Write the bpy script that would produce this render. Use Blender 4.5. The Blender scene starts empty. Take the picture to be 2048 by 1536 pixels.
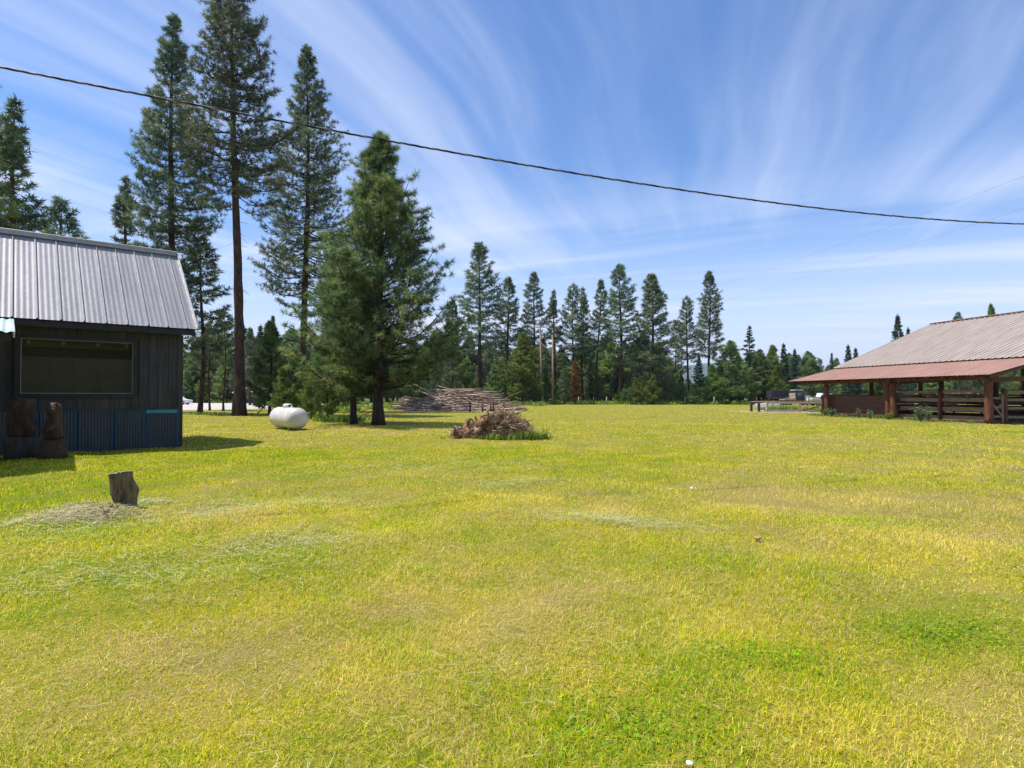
import bpy, math, random
import numpy as np
from mathutils import Vector, Matrix
R = math.radians
S = bpy.context.scene
COL = S.collection
rng = np.random.default_rng(7)
random.seed(7)

# ---------------------------------------------------------------- camera, sky, sun, exposure
F = 1200.0; HZ = 790.0; EYE = 1.6            # pixel focal length, horizon row and eye height read off the photo
cam = bpy.data.objects.new("camera", bpy.data.cameras.new("camera")); COL.objects.link(cam)
cam.data.sensor_width = 36; cam.data.lens = 36 * F / 2048
cam.location = (0, 0, EYE); cam.rotation_euler = (R(90) + math.atan((HZ - 768) / F), 0, 0)
cam.data.clip_start = 0.05; cam.data.clip_end = 20000
S.camera = cam
SUN = Vector((-0.48, 0.03, 1.0)).normalized()
sun = bpy.data.objects.new("sun", bpy.data.lights.new("sun", 'SUN')); COL.objects.link(sun)
sun.data.energy = 4.6; sun.data.angle = R(0.53); sun.data.color = (1.0, 0.945, 0.86)
sun.rotation_euler = (-SUN).to_track_quat('-Z', 'Y').to_euler()
S.view_settings.view_transform = 'Standard'; S.view_settings.look = 'None'
S.view_settings.gamma = 1; S.view_settings.exposure = 0.45
S.render.engine = 'CYCLES'
S.cycles.max_bounces = 6; S.cycles.transparent_max_bounces = 12; S.cycles.volume_bounces = 0
S.cycles.use_denoising = True; S.cycles.denoiser = 'OPENIMAGEDENOISE'; S.cycles.denoising_input_passes = 'RGB_ALBEDO_NORMAL'; S.cycles.denoising_prefilter = 'ACCURATE'

world = bpy.data.worlds.new("World"); S.world = world; world.use_nodes = True

class N:
    """tiny node helper"""
    def __init__(s, tree): s.t = tree; tree.nodes.clear()
    def n(s, typ, **kw):
        nd = s.t.nodes.new(typ)
        for k, v in kw.items(): setattr(nd, k, v)
        return nd
    def L(s, a, b): s.t.links.new(a, b)
    def set(s, sock, v):
        if isinstance(v, bpy.types.NodeSocket): s.L(v, sock)
        else: sock.default_value = v
    def math(s, op, a, b=0.0, c=None, clamp=False):
        m = s.n('ShaderNodeMath', operation=op, use_clamp=clamp)
        s.set(m.inputs[0], a); s.set(m.inputs[1], b)
        if c is not None: s.set(m.inputs[2], c)
        return m.outputs[0]
    def noise(s, vec, scale, detail=3, rough=0.55, dist=0.0):
        m = s.n('ShaderNodeTexNoise'); m.inputs['Scale'].default_value = scale
        m.inputs['Detail'].default_value = detail; m.inputs['Roughness'].default_value = rough
        m.inputs['Distortion'].default_value = dist
        if vec is not None: s.L(vec, m.inputs['Vector'])
        return m.outputs['Fac']
    def mapping(s, vec, scale=(1, 1, 1), rot=(0, 0, 0), loc=(0, 0, 0)):
        m = s.n('ShaderNodeMapping'); m.inputs['Scale'].default_value = scale
        m.inputs['Rotation'].default_value = rot; m.inputs['Location'].default_value = loc
        s.L(vec, m.inputs['Vector']); return m.outputs[0]
    def smooth(s, v, a, b, lo=0.0, hi=1.0):
        m = s.n('ShaderNodeMapRange', interpolation_type='SMOOTHSTEP')
        s.set(m.inputs[0], v); m.inputs[1].default_value = a; m.inputs[2].default_value = b
        m.inputs[3].default_value = lo; m.inputs[4].default_value = hi
        return m.outputs[0]
    def mix(s, f, a, b, blend='MIX'):
        m = s.n('ShaderNodeMix', data_type='RGBA', blend_type=blend)
        s.set(m.inputs[0], f)
        for i, v in ((6, a), (7, b)):
            if isinstance(v, tuple) and len(v) == 3: v = (*v, 1)
            s.set(m.inputs[i], v)
        return m.outputs[2]

w = N(world.node_tree)
sky = w.n('ShaderNodeTexSky', sky_type='NISHITA', sun_disc=False)
sky.sun_elevation = math.asin(SUN.z); sky.sun_rotation = math.atan2(SUN.x, SUN.y)
sky.air_density = 1.0; sky.dust_density = 0.6; sky.ozone_density = 2.2; sky.altitude = 800
tc = w.n('ShaderNodeTexCoord').outputs['Generated']
sep = w.n('ShaderNodeSeparateXYZ'); w.L(tc, sep.inputs[0])
zz = w.math('MAXIMUM', sep.outputs[2], 0.035)
cx = w.math('DIVIDE', sep.outputs[0], w.math('ADD', zz, 0.06)); cy = w.math('DIVIDE', sep.outputs[1], w.math('ADD', zz, 0.06))
comb = w.n('ShaderNodeCombineXYZ'); w.L(cx, comb.inputs[0]); w.L(cy, comb.inputs[1])
plane = comb.outputs[0]
# high cirrus drawn out along one wind direction, warped a little
wn = w.n('ShaderNodeTexNoise'); wn.inputs['Scale'].default_value = 0.33; wn.inputs['Detail'].default_value = 2; w.L(plane, wn.inputs['Vector'])
wv = w.n('ShaderNodeVectorMath', operation='SCALE'); w.L(wn.outputs['Color'], wv.inputs[0]); wv.inputs['Scale'].default_value = 0.9
wa = w.n('ShaderNodeVectorMath', operation='ADD'); w.L(plane, wa.inputs[0]); w.L(wv.outputs[0], wa.inputs[1])
m1 = w.mapping(wa.outputs[0], rot=(0, 0, R(22)))
st = w.mapping(m1, scale=(1.5, 0.13, 1), loc=(1.7, 0.4, 0))
st2 = w.mapping(m1, scale=(3.8, 0.34, 1), loc=(6.6, 3.4, 0))
st3 = w.mapping(m1, rot=(0, 0, R(9)), scale=(17, 1.6, 1), loc=(0.1, 2.4, 0))
c1 = w.noise(st, 1.0, 2, 0.5); c2 = w.noise(st2, 1.0, 3, 0.55); c3 = w.noise(st3, 1.0, 5, 0.65)
cl = w.math('ADD', w.math('MULTIPLY', c1, 0.46), w.math('ADD', w.math('MULTIPLY', c2, 0.42), w.math('MULTIPLY', c3, 0.11)))
cl = w.smooth(cl, 0.39, 0.69)
lowc = w.noise(w.mapping(m1, rot=(0, 0, R(-40)), scale=(.16, 1.3, 1), loc=(5.2, 1.1, 0)), 1.0, 4, .6)
lowc = w.math('MULTIPLY', w.smooth(lowc, .42, .66), w.smooth(sep.outputs[2], .38, .20))
low = w.smooth(sep.outputs[2], 0.0, 0.32, 0.95, 0.0)          # air near the horizon is paler
leftb = w.smooth(cx, 0.6, -2.2, 0.0, 0.28)
cl = w.math('MULTIPLY', cl, w.math('ADD', 0.46, leftb))
cl = w.math('ADD', w.math('MAXIMUM', cl, low), w.math('MULTIPLY', lowc, 0.42), clamp=True)
skyc = w.mix(1.0, sky.outputs[0], (0.76, 1.06, 1.42), 'MULTIPLY')
col = w.mix(cl, skyc, (6.3, 6.9, 8.5))
bg = w.n('ShaderNodeBackground'); bg.inputs['Strength'].default_value = 0.101
w.L(col, bg.inputs['Color'])
out = w.n('ShaderNodeOutputWorld'); w.L(bg.outputs[0], out.inputs[0])

# ---------------------------------------------------------------- helpers
def GX(px, Y): return (px - 1024) / F * Y
def GZ(py, Y): return EYE + (HZ - py) / F * Y
def G(px, py):
    Y = EYE * F / (py - HZ); return (GX(px, Y), Y, 0.0)

def tag(o, label=None, cat=None, group=None, kind=None):
    if label: o["label"] = label
    if cat: o["category"] = cat
    if group: o["group"] = group
    if kind: o["kind"] = kind
    return o
def empty(name, loc, rz=0.0, label=None, cat=None, group=None):
    o = bpy.data.objects.new(name, None); o.empty_display_size = 0.2
    o.location = loc; o.rotation_euler = (0, 0, rz); COL.objects.link(o)
    return tag(o, label, cat, group)
KIDS = {}
def link(o, parent=None):
    COL.objects.link(o)
    if parent is not None:
        o.parent = parent; KIDS.setdefault(parent.name, []).append(o)
    return o
def copy_tree(o, parent=None):
    c = o.copy(); link(c, parent)
    for ch in list(KIDS.get(o.name, [])): copy_tree(ch, c)
    return c

class MB:
    def __init__(s): s.v = []; s.f = []; s.n = 0; s.attr = []
    def add(s, v, f, mi=0, smooth=False, a=None):
        v = np.asarray(v, dtype=np.float32).reshape(-1, 3)
        if isinstance(f, np.ndarray): groups = [f]
        else:
            d = {}
            for q in f: d.setdefault(len(q), []).append(q)
            groups = [np.array(x) for x in d.values()]
        for g in groups: s.f.append((g.astype(np.int32) + s.n, mi, smooth))
        s.v.append(v); s.n += len(v)
        s.attr.append(np.zeros(len(v), np.float32) if a is None else np.broadcast_to(np.asarray(a, np.float32), (len(v),)))
        return s
    def box(s, lo, hi, mi=0, M=None, bevel=0.0):
        x0, y0, z0 = lo; x1, y1, z1 = hi
        v = np.array([[x0,y0,z0],[x1,y0,z0],[x1,y1,z0],[x0,y1,z0],[x0,y0,z1],[x1,y0,z1],[x1,y1,z1],[x0,y1,z1]], float)
        if M is not None: v = np.array([list(M @ Vector(p)) for p in v])
        f = [(0,3,2,1),(4,5,6,7),(0,1,5,4),(1,2,6,5),(2,3,7,6),(3,0,4,7)]
        return s.add(v, f, mi)
    def bar(s, a, b, wd, th, mi=0, up=(0, 0, 1)):
        a = np.array(a, float); b = np.array(b, float); d = b - a; d /= np.linalg.norm(d)
        u = np.cross(d, up); u = u / max(np.linalg.norm(u), 1e-6); k = np.cross(u, d)
        o = [(-1,-1),(1,-1),(1,1),(-1,1)]
        v = [p + u*i*wd/2 + k*j*th/2 for p in (a, b) for i, j in o]
        return s.add(v, [(0,1,2,3),(7,6,5,4),(0,4,5,1),(1,5,6,2),(2,6,7,3),(3,7,4,0)], mi)
    def tube(s, pts, rad, n=8, mi=0, smooth=True, cap=True, wob=0.0, a=None, rs=None):
        pts = np.asarray(pts, float); m = len(pts); rad = np.broadcast_to(np.asarray(rad, float), (m,))
        t = np.gradient(pts, axis=0); t /= np.maximum(np.linalg.norm(t, axis=1, keepdims=True), 1e-9)
        ref = np.array([0, 0, 1.0]) if abs(t[0][2]) < 0.9 else np.array([1.0, 0, 0])
        u = np.cross(t, ref); u /= np.maximum(np.linalg.norm(u, axis=1, keepdims=True), 1e-9); k = np.cross(t, u)
        an = np.linspace(0, 2*np.pi, n, endpoint=False)
        r = rad[:, None] * np.ones((1, n))
        if wob:
            q = (rs or rng).normal(0, wob, (m, n)); r = r * (1 + q)
        v = pts[:, None, :] + r[..., None] * (np.cos(an)[None, :, None]*u[:, None, :] + np.sin(an)[None, :, None]*k[:, None, :])
        v = v.reshape(-1, 3)
        i = np.arange(m-1)[:, None]*n; j = np.arange(n)[None, :]; j2 = (j+1) % n
        f = np.stack([i+j, i+n+j, i+n+j2, i+j2], -1).reshape(-1, 4)
        s.add(v, f, mi, smooth, a)
        if cap:
            s.f.append((np.array([list(range(n))], np.int32) + s.n - m*n, mi, False))
            s.f.append((np.array([list(range(n))[::-1]], np.int32) + s.n - n, mi, False))
        return s
    def lathe(s, prof, n=24, mi=0, M=None, smooth=True):
        an = np.linspace(0, 2*np.pi, n, endpoint=False); m = len(prof)
        v = np.array([[r*math.cos(a), r*math.sin(a), z] for r, z in prof for a in an])
        if M is not None: v = np.array([list(M @ Vector(p)) for p in v])
        i = np.arange(m-1)[:, None]*n; j = np.arange(n)[None, :]; j2 = (j+1) % n
        f = np.stack([i+j, i+j2, i+n+j2, i+n+j], -1).reshape(-1, 4)
        return s.add(v, f, mi, smooth)
    def prism(s, poly, y0, y1, mi=0, M=None):
        n = len(poly)
        v = np.array([[x, y, z] for y in (y0, y1) for x, z in poly], float)
        if M is not None: v = np.array([list(M @ Vector(p)) for p in v])
        f = [tuple(range(n)), tuple(range(2*n-1, n-1, -1))] + [(i, i+n, (i+1) % n + n, (i+1) % n) for i in range(n)]
        return s.add(v, f, mi)
    def mesh(s, name, mats, attr=False):
        me = bpy.data.meshes.new(name)
        V = np.concatenate(s.v) if s.v else np.zeros((0, 3), np.float32)
        me.vertices.add(len(V)); me.vertices.foreach_set('co', V.astype(np.float32).ravel())
        tot = sum(g.size for g, _, _ in s.f); npoly = sum(len(g) for g, _, _ in s.f)
        me.loops.add(tot); me.polygons.add(npoly)
        li = np.concatenate([g.ravel() for g, _, _ in s.f]) if s.f else np.zeros(0, np.int32)
        cnt = np.concatenate([np.full(len(g), g.shape[1]) for g, _, _ in s.f])
        st = np.concatenate([[0], np.cumsum(cnt)[:-1]]).astype(np.int32)
        me.loops.foreach_set('vertex_index', li.astype(np.int32)); me.polygons.foreach_set('loop_start', st)
        me.polygons.foreach_set('material_index', np.concatenate([np.full(len(g), m, np.int32) for g, m, _ in s.f]))
        me.polygons.foreach_set('use_smooth', np.concatenate([np.full(len(g), sm, bool) for g, _, sm in s.f]))
        if attr:
            at = me.attributes.new('rnd', 'FLOAT', 'POINT'); at.data.foreach_set('value', np.concatenate(s.attr))
        me.update(calc_edges=True)
        for m in (mats if isinstance(mats, (list, tuple)) else [mats]): me.materials.append(m)
        return me
    def build(s, name, mats, parent=None, attr=False, loc=None):
        o = bpy.data.objects.new(name, s.mesh(name, mats, attr))
        if loc is not None: o.location = loc
        return link(o, parent)

# ---------------------------------------------------------------- materials
def newmat(name):
    m = bpy.data.materials.new(name); m.use_nodes = True
    k = N(m.node_tree); p = k.n('ShaderNodeBsdfPrincipled'); o = k.n('ShaderNodeOutputMaterial')
    k.L(p.outputs[0], o.inputs[0]); return m, k, p, o
def mat(name, c1, c2=None, scale=4.0, rough=0.8, metal=0.0, bump=0.0, stretch=(1, 1, 1), spec=0.4, c3=None, detail=5, bscale=None, coord='Object'):
    m, k, p, o = newmat(name)
    tcn = k.n('ShaderNodeTexCoord').outputs[coord]
    v = k.mapping(tcn, scale=stretch)
    p.inputs['Roughness'].default_value = rough; p.inputs['Metallic'].default_value = metal
    p.inputs['Specular IOR Level'].default_value = spec
    if c2 is None: p.inputs['Base Color'].default_value = (*c1, 1)
    else:
        n = k.smooth(k.noise(v, scale, detail, 0.6), 0.3, 0.7)
        c = k.mix(n, c1, c2)
        if c3:
            n2 = k.smooth(k.noise(v, scale*0.31, 3, 0.6, 0.4), 0.5, 0.68); c = k.mix(n2, c, c3)
        k.L(c, p.inputs['Base Color'])
    if bump:
        b = k.n('ShaderNodeBump'); b.inputs['Strength'].default_value = 1.0; b.inputs['Distance'].default_value = bump
        k.L(k.noise(v, bscale or scale*2, 5, 0.65), b.inputs['Height']); k.L(b.outputs[0], p.inputs['Normal'])
    return m

def lawn_group():
    g = bpy.data.node_groups.new('lawn_colour', 'ShaderNodeTree')
    g.interface.new_socket('Rnd', in_out='INPUT', socket_type='NodeSocketFloat')
    g.interface.new_socket('Color', in_out='OUTPUT', socket_type='NodeSocketColor')
    g.interface.new_socket('Dry', in_out='OUTPUT', socket_type='NodeSocketFloat')
    k = N(g); gi = k.n('NodeGroupInput'); go = k.n('NodeGroupOutput')
    pos = k.n('ShaderNodeNewGeometry').outputs['Position']
    flat = k.mapping(pos, scale=(1, 1, 0))
    n1 = k.noise(flat, 0.33, 4, 0.6, 0.5); n2 = k.noise(flat, 1.7, 4, 0.65); n4 = k.noise(flat, 7.0, 3, 0.6)
    band = k.noise(k.mapping(flat, scale=(0.05, 0.28, 0), rot=(0, 0, R(8))), 1.0, 3, 0.5)
    sp = k.n('ShaderNodeSeparateXYZ'); k.L(pos, sp.inputs[0])
    d = k.math('ADD', k.math('MULTIPLY', n1, 0.46), k.math('ADD', k.math('MULTIPLY', n2, 0.44), k.math('ADD', k.math('MULTIPLY', n4, 0.22), k.math('MULTIPLY', band, 0.10))))
    d = k.math('SUBTRACT', d, 0.095)
    # worn and lush areas of this lawn, as they lie on the ground: x, y, radius x, radius y, amount
    for X, Y, rx, ry, am in [(5.2, 9.0, 4.6, 1.7, .11), (5.4, 6.4, 2.2, .9, .10), (-1.9, 3.45, 1.5, .75, .09), (.1, 4.7, 1.6, .8, .10),
                             (2.6, 2.9, .55, .5, .15), (7.5, 13, 6, 2.5, .07), (-3.9, 8.1, .9, .6, .10), (3.4, 5.0, .8, .4, .10),
                             (.55, 3.0, .6, .55, -.10), (-7.5, 9.0, 2.4, 3.2, -.14), (-8, 15.5, 5, 2.6, -.09), (2.3, 14.0, 3.5, 2.2, -.08),
                             (2.9, 4.0, .45, .25, -.10), (1.6, 3.6, .5, .35, -.10), (4.2, 7.6, .7, .5, -.12), (-2.9, 5.4, 1.6, .9, -.08), (-.4, 3.0, .5, .6, .03), (1.2, 8.0, 1.7, 1.4, .02),
                             (-8, 27, 7, 4, .10), (0.5, 33, 20, 3.0, .05), (12, 20, 8, 3, .06)]:
        ex = k.math('DIVIDE', k.math('SUBTRACT', sp.outputs[0], X), rx); ey = k.math('DIVIDE', k.math('SUBTRACT', sp.outputs[1], Y), ry)
        r2 = k.math('ADD', k.math('MULTIPLY', ex, ex), k.math('MULTIPLY', ey, ey))
        d = k.math('ADD', d, k.math('MULTIPLY', k.math('EXPONENT', k.math('MULTIPLY', r2, -1.0)), am*1.15))
    dd = k.math('ADD', d, k.math('MULTIPLY', k.math('SUBTRACT', gi.outputs[0], 0.5), 0.46))
    dry = k.smooth(dd, 0.47, 0.66)
    lush = k.smooth(dd, 0.44, 0.30)
    n3 = k.noise(flat, 0.8, 3, 0.6)
    yel = k.smooth(k.math('ADD', n3, k.math('MULTIPLY', k.math('SUBTRACT', gi.outputs[0], 0.5), 0.4)), 0.38, 0.64)
    c = k.mix(yel, (0.37, 0.42, 0.004), (0.58, 0.52, 0.006))
    c = k.mix(lush, c, (0.19, 0.33, 0.010))
    c = k.mix(dry, c, k.mix(k.smooth(k.noise(flat, 0.6, 2), .4, .6), (0.64, 0.52, 0.135), (0.56, 0.44, 0.16)))
    k.L(c, go.inputs[0]); k.L(dry, go.inputs[1])
    return g
LAWN = lawn_group()

def grass_mat():
    m, k, p, o = newmat('grass_blades')
    at = k.n('ShaderNodeAttribute', attribute_name='rnd')
    g = k.n('ShaderNodeGroup'); g.node_tree = LAWN; k.L(at.outputs['Fac'], g.inputs[0])
    p.inputs['Roughness'].default_value = 0.55; p.inputs['Specular IOR Level'].default_value = 0.1
    hs = k.n('ShaderNodeHueSaturation'); k.L(g.outputs[0], hs.inputs['Color'])
    h1 = k.math('FRACT', k.math('MULTIPLY', at.outputs['Fac'], 37.7))
    k.L(k.math('ADD', 1.12, k.math('MULTIPLY', k.math('MULTIPLY', h1, h1), 0.95)), hs.inputs['Value'])
    k.L(hs.outputs[0], p.inputs['Base Color'])
    t = k.n('ShaderNodeBsdfTranslucent'); k.L(hs.outputs[0], t.inputs[0])
    mx = k.n('ShaderNodeMixShader'); mx.inputs[0].default_value = 0.5
    k.L(p.outputs[0], mx.inputs[1]); k.L(t.outputs[0], mx.inputs[2]); k.L(mx.outputs[0], o.inputs[0])
    return m
def ground_mat():
    m, k, p, o = newmat('lawn_ground')
    pos = k.n('ShaderNodeNewGeometry').outputs['Position']
    fine = k.noise(pos, 28, 4, 0.7); f2 = k.noise(pos, 5, 4, 0.6)
    r = k.math('ADD', k.math('MULTIPLY', fine, 0.7), k.math('MULTIPLY', f2, 0.3))
    r = k.smooth(r, 0.3, 0.7)
    g = k.n('ShaderNodeGroup'); g.node_tree = LAWN; k.L(r, g.inputs[0])
    sp = k.n('ShaderNodeSeparateXYZ'); k.L(pos, sp.inputs[0])
    soil_shade = k.mix(k.noise(pos, 9, 4), (0.045, 0.035, 0.012), (0.14, 0.11, 0.04))
    # dark mix paints in the blades' self-shadow, along with bare thatch between them
    far = k.smooth(sp.outputs[1], 30, 70)
    c = k.mix(k.math('ADD', k.math('MULTIPLY', far, 0.04), 0.34), soil_shade, g.outputs[0])
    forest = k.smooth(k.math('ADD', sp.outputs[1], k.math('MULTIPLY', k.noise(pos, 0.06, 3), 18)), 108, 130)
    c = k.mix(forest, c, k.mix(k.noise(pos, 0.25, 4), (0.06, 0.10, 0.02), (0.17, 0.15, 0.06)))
    # needle litter under the big pines at the left
    ex = k.math('DIVIDE', k.math('SUBTRACT', sp.outputs[0], -8.5), 4.2); ey = k.math('DIVIDE', k.math('SUBTRACT', sp.outputs[1], 33), 2.6)
    lit = k.math('SUBTRACT', 1.25, k.math('ADD', k.math('MULTIPLY', ex, ex), k.math('MULTIPLY', ey, ey)))
    lit = k.smooth(k.math('ADD', lit, k.math('MULTIPLY', k.math('SUBTRACT', f2, .5), 1.6)), 0.1, 0.6)
    c = k.mix(lit, c, (0.20, 0.13, 0.075))
    k.L(c, p.inputs['Base Color']); p.inputs['Roughness'].default_value = 0.95; p.inputs['Specular IOR Level'].default_value = 0.1
    b = k.n('ShaderNodeBump'); b.inputs['Distance'].default_value = 0.03
    k.L(k.noise(pos, 14, 5, 0.7), b.inputs['Height']); k.L(b.outputs[0], p.inputs['Normal'])
    return m
def needle_mat(name, ca, cb, cc, trans=0.25):
    m, k, p, o = newmat(name)
    at = k.n('ShaderNodeAttribute', attribute_name='rnd').outputs['Fac']
    obj = k.n('ShaderNodeObjectInfo').outputs['Random']
    pos = k.n('ShaderNodeTexCoord').outputs['Object']
    n = k.noise(pos, 0.45, 3)
    c = k.mix(k.smooth(k.math('ADD', k.math('MULTIPLY', at, 0.6), k.math('MULTIPLY', n, 0.5)), 0.3, 0.8), ca, cb)
    c = k.mix(k.smooth(at, 0.86, 1.0, 0, 0.8), c, cc)
    h = k.n('ShaderNodeHueSaturation'); k.L(c, h.inputs['Color'])
    k.L(k.math('ADD', 0.485, k.math('MULTIPLY', obj, 0.03)), h.inputs['Hue']); k.L(k.math('ADD', 0.8, k.math('MULTIPLY', obj, 0.45)), h.inputs['Value'])
    k.L(h.outputs[0], p.inputs['Base Color']); p.inputs['Roughness'].default_value = 0.5; p.inputs['Specular IOR Level'].default_value = 0.45
    t = k.n('ShaderNodeBsdfTranslucent'); k.L(h.outputs[0], t.inputs[0])
    mx = k.n('ShaderNodeMixShader'); mx.inputs[0].default_value = trans
    k.L(p.outputs[0], mx.inputs[1]); k.L(t.outputs[0], mx.inputs[2]); k.L(mx.outputs[0], o.inputs[0])
    return m

M_GRASS = grass_mat(); M_GROUND = ground_mat()
M_PINE = needle_mat('pine_needles', (0.055, 0.095, 0.045), (0.24, 0.30, 0.14), (0.38, 0.36, 0.15))
M_YOUNG = needle_mat('young_pine_needles', (0.055, 0.125, 0.040), (0.26, 0.36, 0.11), (0.44, 0.44, 0.12), 0.4)
M_YEL = needle_mat('yellow_green_needles', (0.08, 0.15, 0.025), (0.26, 0.34, 0.06), (0.40, 0.40, 0.08), 0.35)
M_FIR = needle_mat('fir_needles', (0.030, 0.065, 0.042), (0.11, 0.17, 0.095), (0.17, 0.22, 0.10))
M_RED = needle_mat('dead_needles', (0.16, 0.045, 0.02), (0.26, 0.09, 0.035), (0.3, 0.15, 0.06))
M_WEED = needle_mat('weed_leaves', (0.09, 0.19, 0.02), (0.26, 0.40, 0.04), (0.42, 0.46, 0.10), 0.4)
M_UNDER = needle_mat('undergrowth_leaves', (0.10, 0.19, 0.015), (0.25, 0.36, 0.03), (0.34, 0.36, 0.08), 0.35)
M_SHRUBG = needle_mat('grey_green_leaves', (0.09, 0.15, 0.06), (0.20, 0.30, 0.12), (0.35, 0.42, 0.20), 0.3)
M_BARK = mat('pine_bark', (0.030, 0.022, 0.018), (0.10, 0.062, 0.045), 7, 0.95, bump=0.03, stretch=(1, 1, .22), spec=.1)
M_BARKR = mat('red_pine_bark', (0.045, 0.024, 0.019), (0.15, 0.070, 0.045), 7, 0.95, bump=0.03, stretch=(1, 1, .22), spec=.1)
M_WOODG = mat('grey_wood', (0.16, 0.12, 0.09), (0.40, 0.33, 0.26), 9, 0.85, bump=0.01, stretch=(1, 1, .15))
M_STRAW = mat('cut_hay', (0.36, 0.37, 0.15), (0.56, 0.53, 0.28), 3, 0.7)

# ---------------------------------------------------------------- ground, road, hills
def gz(x, y):
    x = np.asarray(x, float); y = np.asarray(y, float)
    z = 0.025*np.sin(x*0.9+1.3)*np.cos(y*0.7) + 0.02*np.sin(x*2.1+y*1.7) + 0.012*np.sin(x*3.7-y*2.9+.5)
    z = z * np.clip(1.2 - y/60, 0, 1)
    for X, Y, rx, ry, h in [(-5.62, 8.02, .75, .45, .11)]:
        z = z + h*np.exp(-(((x-X)/rx)**2 + ((y-Y)/ry)**2))
    return z
def axis(vals):
    out = []
    for a, b, n in vals: out += list(np.linspace(a, b, n, endpoint=False))
    return np.array(out + [vals[-1][1]])
xs = axis([(-6000, -300, 12), (-300, -40, 20), (-40, -12, 60), (-12, 12, 240), (12, 40, 60), (40, 300, 20), (300, 6000, 12)])
ys = axis([(-400, -10, 12), (-10, 1, 10), (1, 16, 150), (16, 60, 80), (60, 400, 20), (400, 7000, 10)])
Xg, Yg = np.meshgrid(xs, ys); Zg = gz(Xg, Yg)
nx, ny = len(xs), len(ys)
ii = (np.arange(ny-1)[:, None]*nx + np.arange(nx-1)[None, :]).reshape(-1)
gm = MB(); gm.add(np.stack([Xg, Yg, Zg], -1).reshape(-1, 3), np.stack([ii, ii+1, ii+nx+1, ii+nx], -1), 0, True)
tag(gm.build('ground', M_GROUND), kind='structure')

M_ROAD = mat('pale_gravel_road', (0.42, 0.375, 0.36), (0.55, 0.49, 0.47), 2.0, 0.9, bump=0.01)
def sheet(name, pts, z, m, kind='structure', **kw):
    b = MB(); b.add([(x, y, z) for x, y in pts], [tuple(range(len(pts)))]); o = b.build(name, m); tag(o, kind=kind, **kw); return o
def gp(px, py): a = G(px, py); return (a[0], a[1])
sheet('road', [gp(150, 822.5), gp(366, 820.5), gp(470, 819), gp(560, 816.5), gp(700, 812), gp(800, 809.8), gp(800, 807.3), gp(690, 808.2), gp(560, 809), gp(498, 809.5), gp(490, 808.8), gp(512, 806.8), gp(560, 805.6), gp(366, 806.2), gp(150, 806.4)], 0.012, M_ROAD)
M_DIRT = mat('bare_dirt', (0.30, 0.21, 0.16), (0.45, 0.34, 0.27), 1.5, 0.95, bump=0.02)
def blob_sheet(name, cx, cy, rx, ry, z, m, n=40, seed=1):
    r = np.random.default_rng(seed); ph = r.uniform(0, 6.28, 4)
    pts = []
    for i in range(n):
        a = 2*math.pi*i/n; k = 1 + .13*math.sin(2*a+ph[0]) + .09*math.sin(5*a+ph[1]) + .06*math.sin(9*a+ph[2])
        pts.append((cx+rx*k*math.cos(a), cy+ry*k*math.sin(a)))
    return sheet(name, pts, z, m)
blob_sheet('dirt_path', GX(1545, 57), 57, 3.6, 3.2, 0.012, M_DIRT)
blob_sheet('dirt_strip', GX(880, 58), 57.5, 9.0, 2.1, 0.012, mat('chip_dirt', (0.33, 0.23, 0.17), (0.46, 0.36, 0.26), 2, .95, bump=.02), seed=5)

M_HILL = mat('far_forest_hill', (0.045, 0.075, 0.045), (0.07, 0.10, 0.06), .004, .95, spec=0)
hm = MB()
hx = np.linspace(-5200, 5200, 160); hy = np.linspace(0, 1, 14)
r_ = np.random.default_rng(3)
crest = 190 + 70*np.sin(hx/900+1.0) + 35*np.sin(hx/330+2.0) + 16*np.sin(hx/120) + 6*np.sin(hx/47) + 45*np.exp(-((hx-1150)/300)**2)
V = []
for t in hy:
    for x, c in zip(hx, crest):
        V.append((x, 4300 + 700*t, c*math.sin(min(t*1.6, 1)*math.pi/2) + 10*math.sin(x/60+t*9)*t - 1))
n_ = len(hx); ii = (np.arange(len(hy)-1)[:, None]*n_ + np.arange(n_-1)[None, :]).reshape(-1)
hm.add(V, np.stack([ii, ii+1, ii+n_+1, ii+n_], -1), 0, True)
tag(hm.build('hills', M_HILL), kind='structure')

# ---------------------------------------------------------------- grass blades
def wedge(n, r0, r1, half=46):
    r = np.sqrt(rng.uniform(r0*r0, r1*r1, n)); a = rng.uniform(-R(half), R(half), n)
    return r*np.sin(a), r*np.cos(a)
def vnoise(x, y, s, seed):
    q = np.random.default_rng(seed).uniform(0, 1, (64, 64)); x = x*s; y = y*s
    xi = np.floor(x).astype(int); yi = np.floor(y).astype(int); fx = x-xi; fy = y-yi
    fx = fx*fx*(3-2*fx); fy = fy*fy*(3-2*fy); g = lambda a, b: q[a % 64, b % 64]
    return (g(xi, yi)*(1-fx)+g(xi+1, yi)*fx)*(1-fy) + (g(xi, yi+1)*(1-fx)+g(xi+1, yi+1)*fx)*fy
SHED_C = np.array([-10.24, 18.64]); SHED_A = math.atan2(.644, .765)
def in_shed(x, y):
    dx = x-SHED_C[0]; dy = y-SHED_C[1]; c, s = math.cos(SHED_A), math.sin(SHED_A)
    u = dx*c+dy*s; v = -dx*s+dy*c
    return (u < 0) & (v > 0.03) & (v < 6)
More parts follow.
